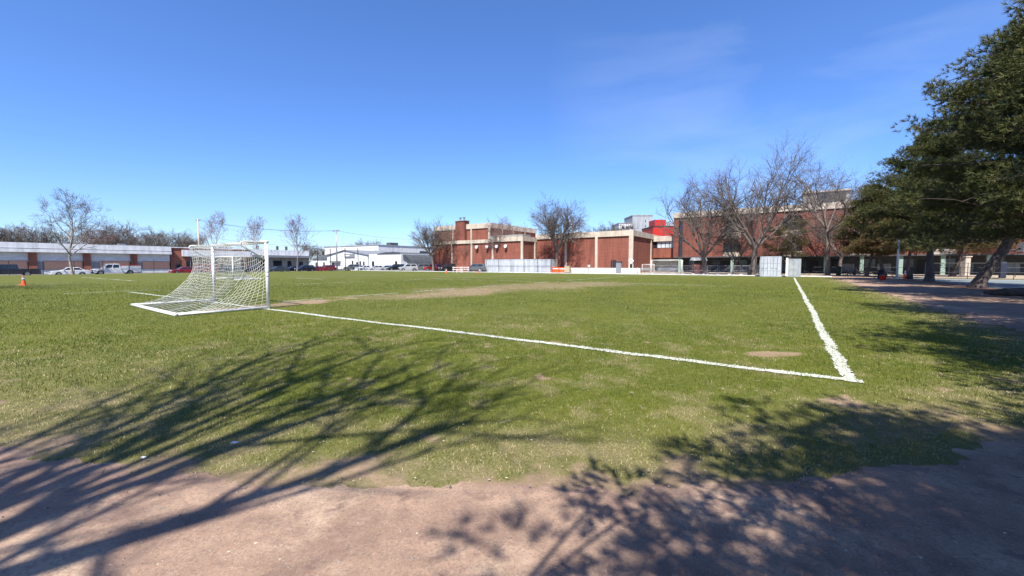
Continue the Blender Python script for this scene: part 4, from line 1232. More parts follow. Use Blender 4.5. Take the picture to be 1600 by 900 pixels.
# --- grey white shop with curved roof and quonset end
cs = bempty('curved_roof_shop', 78, 107, 0, 'pale shop with a low curved dark roof and striped arch end')
c0, c1 = on_u(627, 78), on_u(577, 78)
up(cs, 'wall', [(78, 92, c0, c1, 0, 4.9)], WALLW)
mb = MB(); n = 14; pts = []
rc0, rc1 = c0, on_u(590, 78)
for k in range(n + 1):
    t_ = k / n; pts.append((rc0 + (rc1 - rc0) * t_, 4.92 + .55 * math.sin(PI * t_)))
a_ = [XY(77.8, p[0]) + (p[1],) for p in pts]; c_ = [XY(92, p[0]) + (p[1],) for p in pts]; k_ = len(pts)
mb.add(a_ + c_, [tuple(range(k_)), tuple(range(2 * k_ - 1, k_ - 1, -1))] + [(i, (i + 1) % k_, (i + 1) % k_ + k_, i + k_) for i in range(k_)])
mb.build('curved_roof', ROOFD, cs, world=True)
# quonset arch: striped half round descending to the right
q0 = on_u(645, 79)
mb = MB(); n = 12
for s_ in range(2):
    pts = []
    ro = (1.0, .86) if s_ == 0 else (.78, .70)
    for (rr_) in ro:
        row = [(q0 + (c0 - q0) * (1 - math.sin(PI / 2 * k / n) * rr_) if False else c0 - (c0 - q0) * rr_ * math.sin(PI / 2 * k / n), 4.7 * rr_ * math.cos(PI / 2 * k / n)) for k in range(n + 1)]
        pts.append(row)
    poly = pts[0] + pts[1][::-1]
    a_ = [XY(78.8, p[0]) + (max(.02, p[1]),) for p in poly]; c_ = [XY(90, p[0]) + (max(.02, p[1]),) for p in poly]; k_ = len(poly)
    mb.add(a_ + c_, [tuple(range(k_)), tuple(range(2 * k_ - 1, k_ - 1, -1))] + [(i, (i + 1) % k_, (i + 1) % k_ + k_, i + k_) for i in range(k_)])
mb.build('arch_ribs', ROOFD, cs, world=True)
mb = MB(); poly = [(c0 - .02, .0)] + [(c0 - (c0 - q0) * .84 * math.sin(PI / 2 * k / n), 4.7 * .84 * math.cos(PI / 2 * k / n) + .01) for k in range(n + 1)]
a_ = [XY(79.3, p[0]) + (max(.0, p[1]),) for p in poly]; c_ = [XY(89.5, p[0]) + (max(.0, p[1]),) for p in poly]; k_ = len(poly)
mb.add(a_ + c_, [tuple(range(k_)), tuple(range(2 * k_ - 1, k_ - 1, -1))] + [(i, (i + 1) % k_, (i + 1) % k_ + k_, i + k_) for i in range(k_)])
mb.build('arch_end_wall', WALLG, cs, world=True)
for px in (583.5, 619.5): up(cs, 'window', [(77.9, 77.98, on_u(px + 1.6, 78), on_u(px - 1.6, 78), 1.0, 2.6)], GLASS)
# --- small pale house behind the silver cars
# ---------------------------------------------------------------- vehicles
def car_mat(name, c, rough=.25): return mat(name, c, rough, tuple(x * .9 for x in c), 2, spec=.5, coat=.6)
CARC = {'black': car_mat('black_car_paint', (.012, .013, .017)), 'white': car_mat('white_car_paint', (.74, .75, .76)), 'red': car_mat('red_car_paint', (.30, .018, .022)),
        'crimson': car_mat('crimson_car_paint', (.26, .012, .035)), 'teal': car_mat('teal_car_paint', (.035, .060, .070)), 'silver': car_mat('silver_car_paint', (.38, .39, .41)),
        'navy': car_mat('navy_car_paint', (.014, .018, .035)), 'grey': car_mat('grey_car_paint', (.10, .105, .11))}
LAMP = mat('headlamp_glass', (.75, .77, .8), .15, (.6, .62, .66), 5)
TAIL = mat('tail_lamp_glass', (.45, .015, .01), .2, (.3, .01, .008), 5)
def arch(xc, r, n=7, z=.33):
    return [(xc + r * math.cos(PI * k / n), z + r * math.sin(PI * k / n) * 1.0) for k in range(n + 1)]
def make_car(kind, paint, loc, rz, label, group='cars parked along the streets'):
    """front towards +x"""
    spec = {
        'sedan': dict(L=4.7, W=1.8, wb=2.75, r=.33, low=.22, hood=.86, belt=.93, deck=.98, roof=1.42, cab=(-1.75, -.95, .35, 1.15)),
        'suv': dict(L=4.6, W=1.9, wb=2.75, r=.36, low=.28, hood=1.03, belt=1.1, deck=1.12, roof=1.74, cab=(-2.1, -1.85, .55, 1.25)),
        'pickup': dict(L=5.8, W=2.0, wb=3.65, r=.40, low=.36, hood=1.15, belt=1.18, deck=1.22, roof=1.92, cab=(-.85, -.7, 1.0, 1.65)),
        'truck': dict(L=6.4, W=2.05, wb=3.9, r=.42, low=.40, hood=1.2, belt=1.22, deck=1.35, roof=2.02, cab=(-.35, -.25, 1.35, 2.0)),
    }[kind]
    L, Wd, wb, r = spec['L'], spec['W'], spec['wb'], spec['r']
    fx = L / 2 - .92; rx = fx - wb
    low, hood, belt, deck = spec['low'], spec['hood'], spec['belt'], spec['deck']
    c = empty({'sedan': 'parked_car', 'suv': 'parked_suv', 'pickup': 'pickup_truck', 'truck': 'utility_truck'}[kind], loc, rz, label, {'sedan': 'car', 'suv': 'suv', 'pickup': 'pickup truck', 'truck': 'utility truck'}[kind], group)
    m = CARC[paint]
    c0, c1, c2, c3 = spec['cab']
    top = [(L / 2, low + .18), (L / 2 - .03, hood - .22), (L / 2 - .28, hood - .06), (c3, belt - .02)]
    if kind in ('pickup', 'truck'): top += [(c0, belt), (c0 - .02, deck), (-L / 2 + .02, deck)]
    elif kind == 'suv': top += [(c0 + .1, belt), (-L / 2 + .05, belt - .05)]
    else: top += [(c0 + .1, belt + .01), (-L / 2 + .25, deck - .03), (-L / 2 + .03, deck - .18)]
    top += [(-L / 2, low + .2), (-L / 2 + .08, low)]
    bot = []
    ar = r + .07
    bot += [(rx - ar, low)] + [(rx + ar * math.cos(PI - PI * k / 7), low + ar * math.sin(PI * k / 7)) for k in range(1, 7)] + [(rx + ar, low)]
    bot += [(fx - ar, low)] + [(fx + ar * math.cos(PI - PI * k / 7), low + ar * math.sin(PI * k / 7)) for k in range(1, 7)] + [(fx + ar, low), (L / 2 - .08, low)]
    b = MB(); b.prism(top + bot, -Wd / 2, Wd / 2); b.build('body', m, c, bevel=.05)
    # cabin
    roof = spec['roof']; wi = Wd / 2 - .04; wt = Wd / 2 - .20
    b = MB(); zb_ = belt - .03; zr = roof
    b.hexa([(c0, -wi, zb_), (c3, -wi, zb_), (c3, wi, zb_), (c0, wi, zb_), (c1, -wt, zr), (c2, -wt, zr), (c2, wt, zr), (c1, wt, zr)])
    cab = b.build('cabin', m, c, bevel=.05)
    # side glass, windscreen and rear glass as thin proud panes
    def lerp(a, b_, t): return tuple(a[i] + (b_[i] - a[i]) * t for i in range(3))
    for s in (-1, 1):
        A0, A1, B0, B1 = (c0, s * wi, zb_), (c3, s * wi, zb_), (c1, s * wt, zr), (c2, s * wt, zr)
        nwin = 2
        for k in range(nwin):
            t0, t1 = (.08, .48) if k == 0 else (.54, .93)
            p = []
            for (tx, tz) in ((t0, .14), (t1, .14), (t1, .84), (t0, .84)):
                lo_ = lerp(A0, A1, tx); hi_ = lerp(B0, B1, tx); p.append(lerp(lo_, hi_, tz))
            b = MB(); n_ = Vector((0, s, .25)).normalized() * .012
            b.hexa([Vector(q) - n_ for q in p] + [Vector(q) + n_ for q in p]); b.build('side_window', GLASS, c)
    for (xa, xb, nm, sg) in ((c3, c2, 'windscreen', 1), (c0, c1, 'rear_window', -1)):
        p = [Vector((xa, -wi, zb_)).lerp(Vector((xb, -wt, zr)), .12), Vector((xa, wi, zb_)).lerp(Vector((xb, wt, zr)), .12), Vector((xa, wi, zb_)).lerp(Vector((xb, wt, zr)), .88), Vector((xa, -wi, zb_)).lerp(Vector((xb, -wt, zr)), .88)]
        p[0].y += .1; p[3].y += .08; p[1].y -= .1; p[2].y -= .08
        n_ = Vector((sg, 0, .4)).normalized() * .012
        b = MB(); b.hexa([q - n_ for q in p] + [q + n_ for q in p]); b.build(nm, GLASS, c)
    for x in (fx, rx):
        for s in (-1, 1):
            b = MB(); b.tube([(x, s * (Wd / 2 - .24), r), (x, s * (Wd / 2 - .01), r)], r, 18); wl = b.build('tyre', RUBBER, c)
            b = MB(); b.tube([(x, s * (Wd / 2 - .1), r), (x, s * (Wd / 2 + .004), r)], r * .62, 12); b.build('rim', RIM, c)
    for s in (-1, 1):
        b = MB(); b.box(L / 2 - .16, L / 2 + .006, s * (Wd / 2 - .28) - .17, s * (Wd / 2 - .28) + .17, hood - .30, hood - .14); b.build('headlight', LAMP, c)
        b = MB(); b.box(-L / 2 - .006, -L / 2 + .1, s * (Wd / 2 - .2) - .12, s * (Wd / 2 - .2) + .12, deck - .42, deck - .22); b.build('tail_light', TAIL, c)
        b = MB(); b.box(c3 - .35, c3 - .2, s * (Wd / 2 + .08) - .09, s * (Wd / 2 + .08) + .09, belt - .01, belt + .14); b.build('wing_mirror', m, c)
    b = MB(); b.box(L / 2 - .1, L / 2 + .05, -Wd / 2 + .06, Wd / 2 - .06, low + .02, low + .22); b.build('front_bumper', BLACKM if kind != 'sedan' else m, c, bevel=.03)
    b = MB(); b.box(-L / 2 - .06, -L / 2 + .1, -Wd / 2 + .06, Wd / 2 - .06, low + .02, low + .24); b.build('rear_bumper', GALV if kind in ('pickup', 'truck') else m, c, bevel=.03)
    b = MB(); b.box(L / 2 - .04, L / 2 + .01, -.45, .45, low + .28, hood - .22); b.build('grille', BLACKM, c)
    if kind == 'truck':
        b = MB()
        for s in (-1, 1): b.box(-L / 2 + .05, c0 - .1, s * (Wd / 2 - .2) - .22, s * (Wd / 2 - .2) + .22, 1.0, 1.62)
        b.build('tool_boxes', m, c, bevel=.02)
        b = MB()
        for x in (-L / 2 + .3, -1.9, c0 - .3): b.bar((x, -.8, 1.6), (x, -.8, 1.85), .05); b.bar((x, .8, 1.6), (x, .8, 1.85), .05)
        b.bar((-L / 2 + .3, -.8, 1.85), (c0 - .3, -.8, 1.85), .05); b.bar((-L / 2 + .3, .8, 1.85), (c0 - .3, .8, 1.85), .05)
        b.build('rack', REDP, c)
        b = MB(); b.tube([(c1 + .5, 0, roof), (c1 + .5, 0, roof + .16)], .12, 10); b.build('beacon', CREAM, c)
    return c
FR = ANG_U + PI      # facing -u (towards the left of the picture)
def cpos(px, v, z=-.32): u = on_v(px, v); return (*XY(u, v), z)
make_car('pickup', 'navy', cpos(16, 102.2), FR, 'dark pickup truck cut off by the left edge of the picture')
make_car('sedan', 'white', cpos(110, 102.4), FR, 'white two door car under the pale barked tree')
make_car('truck', 'white', cpos(183, 102.4), FR, 'white utility truck with tool boxes and a red rack')
make_car('sedan', 'crimson', cpos(288, 103), FR, 'crimson car parked before the brick workshop')
make_car('suv', 'crimson', cpos(322, 103), FR, 'crimson suv partly hidden by the goal net')
make_car('suv', 'black', cpos(364, 103), FR, 'black suv seen through the goal net')
make_car('suv', 'navy', cpos(395, 103), FR, 'navy suv directly behind the front goal post')
make_car('sedan', 'teal', cpos(434, 103.3), FR, 'dark teal sedan just right of the goal post')
make_car('sedan', 'black', cpos(458, 106), FR, 'black sedan behind the slim tree trunk')
make_car('suv', 'navy', cpos(477, 103), FR, 'dark blue hatchback right of the slim tree')
make_car('sedan', 'red', cpos(495, 103), FR, 'red car, left one of the red pair under the backstop')
make_car('suv', 'red', cpos(511, 105), FR, 'red suv, right one of the red pair under the backstop')
def ppos(px, Y, z): return (*at(px, Y), z)
make_car('suv', 'grey', ppos(551, 116, -.1), ANG_U + 2.4, 'small dark grey car beside the gabled building')
make_car('sedan', 'white', ppos(569, 113, -.1), ANG_U + PI, 'white car in front of the gabled building')
make_car('sedan', 'silver', ppos(589, 108, -.1), ANG_U + 2.7, 'silver car before the pale curved roof shop')
make_car('sedan', 'black', ppos(605, 112, -.1), ANG_U + 2.7, 'black sedan between the silver car and black suv')
make_car('suv', 'black', ppos(619, 106, -.06), ANG_U + 2.7, 'black suv below the striped arch')
make_car('suv', 'silver', ppos(638, 102, -.02), ANG_U + 2.6, 'pale silver suv right of the striped arch')
make_car('suv', 'grey', ppos(659, 104, -.02), ANG_U + 2.4, 'dark grey suv left of the red suv')
make_car('suv', 'red', ppos(677, 96, -.0), ANG_U + 2.4, 'red suv parked at left corner of the brick hall')
make_car('suv', 'black', ppos(702, 93, -.0), ANG_U + 2.8, 'black suv behind the distant orange cone')
make_car('suv', 'grey', ppos(744, 88, .0), ANG_U + 1.9, 'dark grey suv against the end of the white container')

# ---------------------------------------------------------------- utility poles and wires
def pole(px, Y, z0, ztop, label, m=WOODP, r=.16):
    x, y = at(px, Y); e = empty('utility_pole', (x, y, z0), 0, label, 'utility pole', 'utility poles along the street')
    h = ztop - z0
    b = MB(); b.tube([(0, 0, 0), (0, 0, h)], [r * 1.25, r * .8], 8); b.build('pole_shaft', m, e, True)
    b = MB(); d = Vector((math.cos(ANG_V), math.sin(ANG_V), 0)); b.bar(-d * 1.5 + Vector((0, 0, h - .35)), d * 1.5 + Vector((0, 0, h - .35)), .14, .18); b.build('crossarm', WOODP, e)
    for k in (-1.3, -.6, .6, 1.3):
        p = d * k + Vector((0, 0, h - .25)); b = MB(); b.tube([p, p + Vector((0, 0, .22))], .05, 6); b.build('insulator', GALV, e)
    return e, (x, y, ztop)
def zat(py, Y): return EYE + (HOR - py) * Y / FPX
p1, t1 = pole(313, 116, -.3, zat(343, 116), 'tall pale utility pole rising behind the garage roof', mat('pale_pole', (.52, .47, .40), .8, (.40, .36, .30), 3), .22)
p2, t2 = pole(527, 108, -.3, zat(359.5, 108), 'grey utility pole in front of the gabled building', GALV, .17)
def wire(a, b, sag, label, r=.035, n=24):
    pts = []
    for i in range(n + 1):
        t = i / n; p = Vector(a).lerp(Vector(b), t); p.z -= sag * 4 * t * (1 - t); pts.append(p)
    mb = MB(); mb.tube(pts, r, 4, False); tag(mb.build('overhead_wire', BLACK), label, 'wire', 'overhead wires')
d = Vector((math.cos(ANG_V), math.sin(ANG_V), 0))
wire(Vector(t1) + d * 1.3 - Vector((0, 0, .2)), Vector(t2) + d * 1.3 - Vector((0, 0, .2)), 1.0, 'upper wire strung between the two utility poles')
wire(Vector(t1) - d * 1.3 - Vector((0, 0, .2)), Vector(t2) - d * 1.3 - Vector((0, 0, .2)), 1.3, 'sagging wire strung between the two utility poles')
wire(Vector(t1) - Vector((0, 0, 4.5)), Vector(t2) - Vector((0, 0, 4.3)), 1.0, 'lowest wire between the two utility poles', .03)
wire(Vector(t2) - Vector((0, 0, .2)), Vector((*at(690, 150), zat(374, 150))), 1.0, 'thin wire running right from the grey pole', .03)
wire(Vector((*at(-60, 80), zat(376, 80))), Vector(t1) - Vector((0, 0, 6.5)), .5, 'low dark wire over the garage roof', .03)

# ---------------------------------------------------------------- fences
def fence(name, pts, h, step, label, cat='fence', m=BLACK, z=0, wires=.22, midrail=True, toprail=True, r=.035, group=None, feet=False):
    """pts in world plan; posts are children, mesh wires one part"""
    a, b = Vector((*pts[0], z)), Vector((*pts[1], z)); L = (b - a).length; d = (b - a).normalized()
    e = empty(name, a, 0, label, cat, group)
    n = max(1, round(L / step))
    for i in range(n + 1):
        p = d * (L * i / n); mb = MB(); mb.tube([p, p + Vector((0, 0, h + .04))], r, 6); mb.build('post', m, e)
        if feet: 
            mb = MB(); q = Vector((-d.y, d.x, 0)); mb.bar(p - q * .35 + Vector((0, 0, .05)), p + q * .35 + Vector((0, 0, .05)), .22, .1); mb.build('foot', WHITE, e)
    if toprail: mb = MB(); mb.tube([Vector((0, 0, h)), d * L + Vector((0, 0, h))], r * .75, 5); mb.build('top_rail', m, e)
    if midrail: mb = MB(); mb.tube([Vector((0, 0, h * .42)), d * L + Vector((0, 0, h * .42))], r * .5, 5); mb.build('middle_rail', m, e)
    if wires:
        mb = MB(); k = -h
        while k < L:
            for s in (1, -1):
                t0, t1_ = k, k + h
                za, zc = (0.04, h) if s == 1 else (h, .04)
                if t0 < 0: za += (zc - za) * (-t0 / h); t0 = 0
                if t1_ > L: zc = za + (zc - za) * (L - t0) / (t1_ - t0); t1_ = L
                if t1_ > t0: mb.tube([d * t0 + Vector((0, 0, za)), d * t1_ + Vector((0, 0, zc))], .004, 3, False)
            k += wires
        mb.build('wire_mesh', GALV if m != BLACK else BLACK, e)
    return e
fence('chain_link_fence', (XY(-35, 95.2), XY(31, 95.2)), 2.1, 3.3, 'black chain link fence before the garage street', wires=.3)
fence('chain_link_fence', (XY(31.2, 95.2), XY(62, 95.2)), 1.3, 3.4, 'lower black chain link fence before the row of dark cars', wires=.3, r=.025)
fence('chain_link_fence', (XY(62.9, 61), XY(62.9, on_u(764, 62.9))), .01 + 1.0, 3.0, 'x', wires=0) if False else None
fence('chain_link_fence', (XY(61.6, on_u(760, 61.6)), XY(61.6, on_u(862, 61.6))), 2.65, 3.4, 'black posted wire fence directly in front of the white containers', wires=.35, r=.04)
# tall backstop netting by the red cars
bs = empty('tall_net_fence', (*at(500, 104), -.1), 0, 'tall dark posts carrying ball netting near the gabled building', 'net fence')
bpx = [(497, 390), (517, 389), (540, 388), (560, 388)]
prev = None
for px, py in bpx:
    p = Vector((*at(px, 104), -.1)); q = Vector((*at(px, 104), zat(py, 104)))
    mb = MB(); mb.tube([p, q], .10, 6); mb.build('post', BLACK, bs, world=True)
    if prev:
        mb = MB(); mb.tube([prev - Vector((0, 0, .1)), q - Vector((0, 0, .1))], .03, 4); mb.build('cable', BLACK, bs, world=True)
    prev = q
# metal panels and rails on the school terrace
GF = 'grey barrier panels along the terrace edge'
lbl = ['behind the far goal', 'right of the far goal post', 'left of the leaning bare tree', 'right of the leaning bare tree', 'left of the smaller bare tree', 'left of the big bare trunk', 'right of big bare trunk beside the white container']
for i, (a, b) in enumerate([(1020, 1058), (1066, 1082), (1084, 1100), (1105, 1121), (1123, 1139), (1141, 1157), (1159, 1184)]):
    v_a, v_b = on_u(a, 63.5), on_u(b, 63.5)
    fence('barrier_panel', (XY(63.5, v_a), XY(63.5, v_b)), 1.35, 1.3, 'grey metal barrier panel ' + lbl[i], 'barrier', GALV, .04, .16, group=GF, feet=True, r=.025)
fence('railing', (XY(70, on_u(1256, 70)), XY(70, -30)), 1.15, 2.4, 'long dark railing on the terrace behind the bare tree trunks', 'railing', BLACK, .04, .3, r=.028)
fence('railing', (XY(56.2, -12), XY(56.2, -48)), 1.7, 3.4, 'dark court fence behind the leaning pine', 'fence', BLACK, .02, .3, r=.03)
mb = MB(); x, y = at(1482, 50); mb.tube([(x, y, 0), (x, y, 2.75)], .05, 8); mb.tube([(x, y, 2.75), (x, y, 2.80)], .07, 8)
tag(mb.build('fence_post', BLACK), 'tall black post standing above the court fence', 'post')
# kerb along the terrace
usheet('kerb', 58.3, 58.58, -4, 96, .10, WALLW, 'pale kerb along the far end of the field')

# ---------------------------------------------------------------- containers and boxes
def container(u, va, vb, h, dpt, m, label, doors=False, name='shipping_container', group=None):
    e = empty(name, uvw(u, (va + vb) / 2, .02), 0, label, 'container', group)
    lo_, hi_ = min(va, vb), max(va, vb)
    # corrugated front
    mb = MB(); n = int((hi_ - lo_) / .14); vs_ = []; 
    for i in range(n + 1):
        v_ = lo_ + .1 + (hi_ - lo_ - .2) * i / n; uo = u + (.04 if (i // 2) % 2 else .015)
        vs_ += [XY(uo, v_) + (.18,), XY(uo, v_) + (h - .12,)]
    if not doors:
        mb.add(vs_, [(2 * i, 2 * i + 2, 2 * i + 3, 2 * i + 1) for i in range(n)])
    mb.ubox(u + .07, u + dpt, lo_ + .02, hi_ - .02, .12, h - .04)
    mb.build('body', m, e, world=True)
    up(e, 'frame', [(u, u + dpt, lo_, lo_ + .1, 0.02, h), (u, u + dpt, hi_ - .1, hi_, .02, h), (u, u + .1, lo_ + .101, hi_ - .101, .02, .17), (u, u + .1, lo_ + .101, hi_ - .101, h - .13, h)], m)
    if doors:
        mid = (lo_ + hi_) / 2
        for a, b in ((lo_ + .11, mid - .015), (mid + .015, hi_ - .11)):
            dr = up(e, 'door', [(u + .01, u + .06, a, b, .18, h - .14)], m)
            for f in (.3, .7):
                vq = a + (b - a) * f; x, y = XY(u - .02, vq)
                mb = MB(); mb.tube([(x, y, .2), (x, y, h - .16)], .02, 6); mb.tube([(x, y, 1.1), XY(u - .05, vq + .25) + (1.1,)], .018, 5)
                mb.build('locking_bar', GALV, e, world=True)
            up(e, 'door_rib', [(u - .012, u + .009, a + .03, b - .03, z_, z_ + .04) for z_ in (.8, 1.75)], m)
    return e
va, vb, vc = on_u(758, 62.5), on_u(820, 62.5), on_u(859.5, 62.5)
CW = mat('container_white', (.55, .58, .62), .6, (.46, .49, .53), 1.2, (1, 1, 2), wea=.25)
container(62.5, vb + .03, va, 2.65, 2.44, CW, 'long white shipping container left of the shorter one by the hall')
container(62.5, vc, vb - .03, 2.6, 2.44, CW, 'shorter white shipping container next to the round bare tree')
container(55.6, on_u(1220, 55.6), on_u(1187, 55.6), 2.62, 6.0, CW, 'white container seen end on with closed doors, right of big bare trunk', doors=True)
sb = container(56.0, on_u(1251, 56), on_u(1230, 56), 2.3, 3.0, mat('grey_box', (.40, .43, .45), .6, (.30, .33, .35), 2), 'grey storage box with open door at the end of the touchline')
up(sb, 'open_door', [(54.9, 55.98, on_u(1229, 56) - .0, on_u(1229, 56) + .07, .2, 2.3)], mat('rusty_pink_panel', (.40, .23, .20), .8, (.30, .17, .14), 3))
up(sb, 'door_frame', [(54.8, 54.88, on_u(1229, 56) - .12, on_u(1229, 56) + .12, .1, 2.4), (54.89, 55.97, on_u(1229, 56) - .03, on_u(1229, 56) + .1, 2.32, 2.42)], WHITE)
mb = MB(); mb.ubox(60.6, 61.2, on_u(826, 61), on_u(789, 61), .02, .06); tag(mb.build('white_mat', WHITE), 'flat white strip lying before the white containers', 'mat')
# white low wall
ww = bempty('low_white_wall', 64, 40, 0, 'low white concrete wall along the foot of the sports hall', 'wall')
ws, we = on_u(862, 64), on_u(1000, 64); n = 9
for i in range(n):
    a = ws + (we - ws) * i / n; b = ws + (we - ws) * (i + 1) / n
    up(ww, 'wall_section', [(64, 64.3, b + .015, a - .015, .03, .95)], mat('whitewashed_concrete', (.78, .74, .68), .8, (.64, .60, .54), 2))
# orange barriers and crate
def barrier(px, Y, w_, h_, label, rz=0):
    e = empty('plastic_barrier', (*at(px, Y), .03), ANG_V + rz, label, 'barrier', 'orange plastic barriers')
    b = MB(); b.prism([(-.22, 0), (.22, 0), (.18, .15), (.07, .4), (.06, h_), (-.06, h_), (-.07, .4), (-.18, .15)], -w_ / 2, w_ / 2, axis='x'); b.build('barrier_body', ORANGE, e, bevel=.02)
    b = MB(); b.box(-w_ / 2 + .1, w_ / 2 - .1, -.085, .085, h_ * .62, h_ * .78); b.build('white_stripe', WHITE, e)
    return e
barrier(861, 79.5, 1.6, .95, 'orange barrier beside the shorter white container', .3)
barrier(868, 78.6, 1.7, 1.05, 'orange barrier lying before the round bare tree', -.2)
barrier(879, 78.2, 1.7, 1.0, 'orange barrier right of the round bare tree trunk', .1)
e = empty('wooden_crate', (*at(887, 77.5), .03), ANG_V, 'cream crate standing right of the orange barriers', 'crate')
b = MB(); b.box(-.5, .5, -.4, .4, .1, 1.3); b.build('crate_body', CREAM, e, bevel=.02)
b = MB()
for z_ in (.1, .5, .9, 1.22): b.box(-.54, .54, -.44, .44, z_, z_ + .08)
b.build('slats', WOODP, e)
# striped barricades by the black cars
def barricade(px, Y, label, rz):
    e = empty('barricade', (*at(px, Y), .0), rz, label, 'barricade', 'orange and white barricades by the cars')
    for s in (-.7, .7):
        b = MB(); b.bar((s, -.3, 0), (s, 0, 1.15), .05); b.bar((s, .3, 0), (s, 0, 1.15), .05); b.build('legs', WHITE, e)
    for z_ in (.5, .9):
        b = MB(); b.box(-.85, .85, -.035, -.01, z_, z_ + .2); bo = b.build('board', WHITE, e)
        b = MB()
        for k in range(5):
            x0 = -.8 + k * .34; b.prism([(x0, z_ + .002), (x0 + .14, z_ + .002), (x0 + .26, z_ + .198), (x0 + .12, z_ + .198)], -.045, -.036)
        b.build('stripes', ORANGE, e)
    return e
barricade(714, 79.5, 'striped barricade left of the pair near the black suv', .1)
barricade(727, 82, 'striped barricade right of the pair near the black suv', -.3)
barricade(718, 76.5, 'low striped barricade in front of the pair on the grass', .5).scale = (.8, .8, .5)

# small columns and posts near the hall corner
e = empty('equipment_cabinet', (*at(967, 73), .02), ANG_V, 'narrow grey cabinet with dark top before the hall wall', 'cabinet')
b = MB(); b.box(-.45, .45, -.35, .35, 0, 1.9); b.build('cabinet_body', GALV, e, bevel=.02)
b = MB(); b.box(-.5, .5, -.4, .4, 1.9, 2.15, .1); b.build('cabinet_roof', BLACK, e)
b = MB(); b.box(-.1, .45, -.37, -.352, .1, .8); b.build('vent_panel', BLACK, e)
e = empty('crossing_post', (*at(986, 72), .02), ANG_V, 'dark post topped by a tilted white square frame at hall corner', 'post')
b = MB(); b.box(-.22, .22, -.15, .15, 0, 1.65); b.build('post_body', BLACK, e, bevel=.02)
for s in (-.3, .3):
    b = MB(); b.bar((s, 0, 0), (s, 0, 1.7), .09); b.build('side_upright', WHITE, e)
b = MB()
sq = [(0, 1.85), (.45, 2.3), (.15, 2.65), (-.4, 2.2)]
for i in range(4): p, q = sq[i], sq[(i + 1) % 4]; b.bar((p[0], 0, p[1]), (q[0], 0, q[1]), .13)
b.bar((0, 0, 1.65), (0, 0, 1.9), .1)
b.build('tilted_frame', WHITE, e)
e = empty('sign_post', (*at(920, 74), .02), 0, 'thin dark post with a small white and red sign by the low wall', 'sign')
b = MB(); b.tube([(0, 0, 0), (0, 0, 2.4)], .045, 6); b.build('post', BLACK, e)
b = MB(); b.box(-.2, .2, -.06, -.045, 1.1, 1.5); b.build('sign_plate', WHITE, e)
b = MB(); b.box(-.14, .14, -.07, -.061, 1.35, 1.45); b.build('sign_mark', REDP, e)
e = empty('bollard', (*at(996, 70), .02), 0, 'white bollard right of the tilted frame post', 'bollard')
b = MB(); b.lathe([(.09, 0), (.09, .9), (.06, .97), (.02, 1.0)], 12); b.build('bollard_body', WHITE, e, True)
# benches on the terrace by the far goal
for i, (px, lb) in enumerate(((1008, 'grey bench left of the far goal behind the smallest goal'), (1035, 'grey bench behind the far goal, left half'), (1050, 'grey bench behind the far goal, right half'))):
    e = empty('bench', (*at(px, 73.5), .03), ANG_V + PI, lb, 'bench', 'grey benches behind the far goal')
    b = MB(); b.box(-.9, .9, -.2, .2, .42, .47); b.build('seat', GALV, e)
    b = MB(); b.box(-.9, .9, .2, .24, .55, .95); b.build('backrest', GALV, e)
    for s in (-.7, .7):
        b = MB(); b.bar((s, -.18, 0), (s, -.18, .42), .05); b.bar((s, .2, 0), (s, .22, .95), .05); b.build('leg', GALV, e)
# canopy kiosk by the leaning tree and bins
e = empty('kiosk', (*at(1091, 72), .03), ANG_V, 'small kiosk with a pale canopy behind leaning bare tree', 'kiosk')
b = MB(); b.box(-1.0, 1.0, -.6, .6, 0, 1.6); b.build('counter', BRICK2, e)
for s in (-1, 1): 
    b = MB(); b.bar((s, -.6, 0), (s, -.6, 2.3), .07); b.build('post', GALV, e)
b = MB(); b.prism([(-1.3, 2.25), (1.3, 2.25), (1.1, 2.75), (-1.1, 2.75)], -.9, .9); b.build('canopy', WALLW, e)
def trash(px, Y, label, h=1.0, m=BLACKM):
    e = empty('trash_bin', (*at(px, Y), .03), 0, label, 'bin', 'dark bins on the terrace')
    b = MB(); b.lathe([(.24, 0), (.28, .1), (.3, h * .85), (.3, h * .9)], 14); b.build('bin_body', m, e, True)
    b = MB(); b.lathe([(.32, h * .9), (.32, h * .95), (.18, h * 1.05), (.02, h * 1.07)], 14); b.build('lid', m, e, True)
trash(1171, 60.5, 'low dark bin at the foot of the big bare trunk', .8)
trash(1310, 57, 'dark green bin right of the crooked bare trees', 1.25, mat('dark_green_plastic', (.02, .045, .032), .6))
# brush pile
mb = MB(); rd = random.Random(4)
x0, y0 = at(1335, 59)
for i in range(60):
    p = Vector((x0 + rd.gauss(0, 1.2), y0 + rd.gauss(0, .6), .05 + rd.random() * .5)); q = p + Vector((rd.gauss(0, .7), rd.gauss(0, .4), rd.gauss(0, .25)))
    q.z = max(.05, q.z); mb.tube([p, p.lerp(q, .5) + Vector((0, 0, .06)), q], [.05, .04, .015], 4)
tag(mb.build('brush_pile', TWIG), 'heap of cut branches before the school columns', 'brush pile')

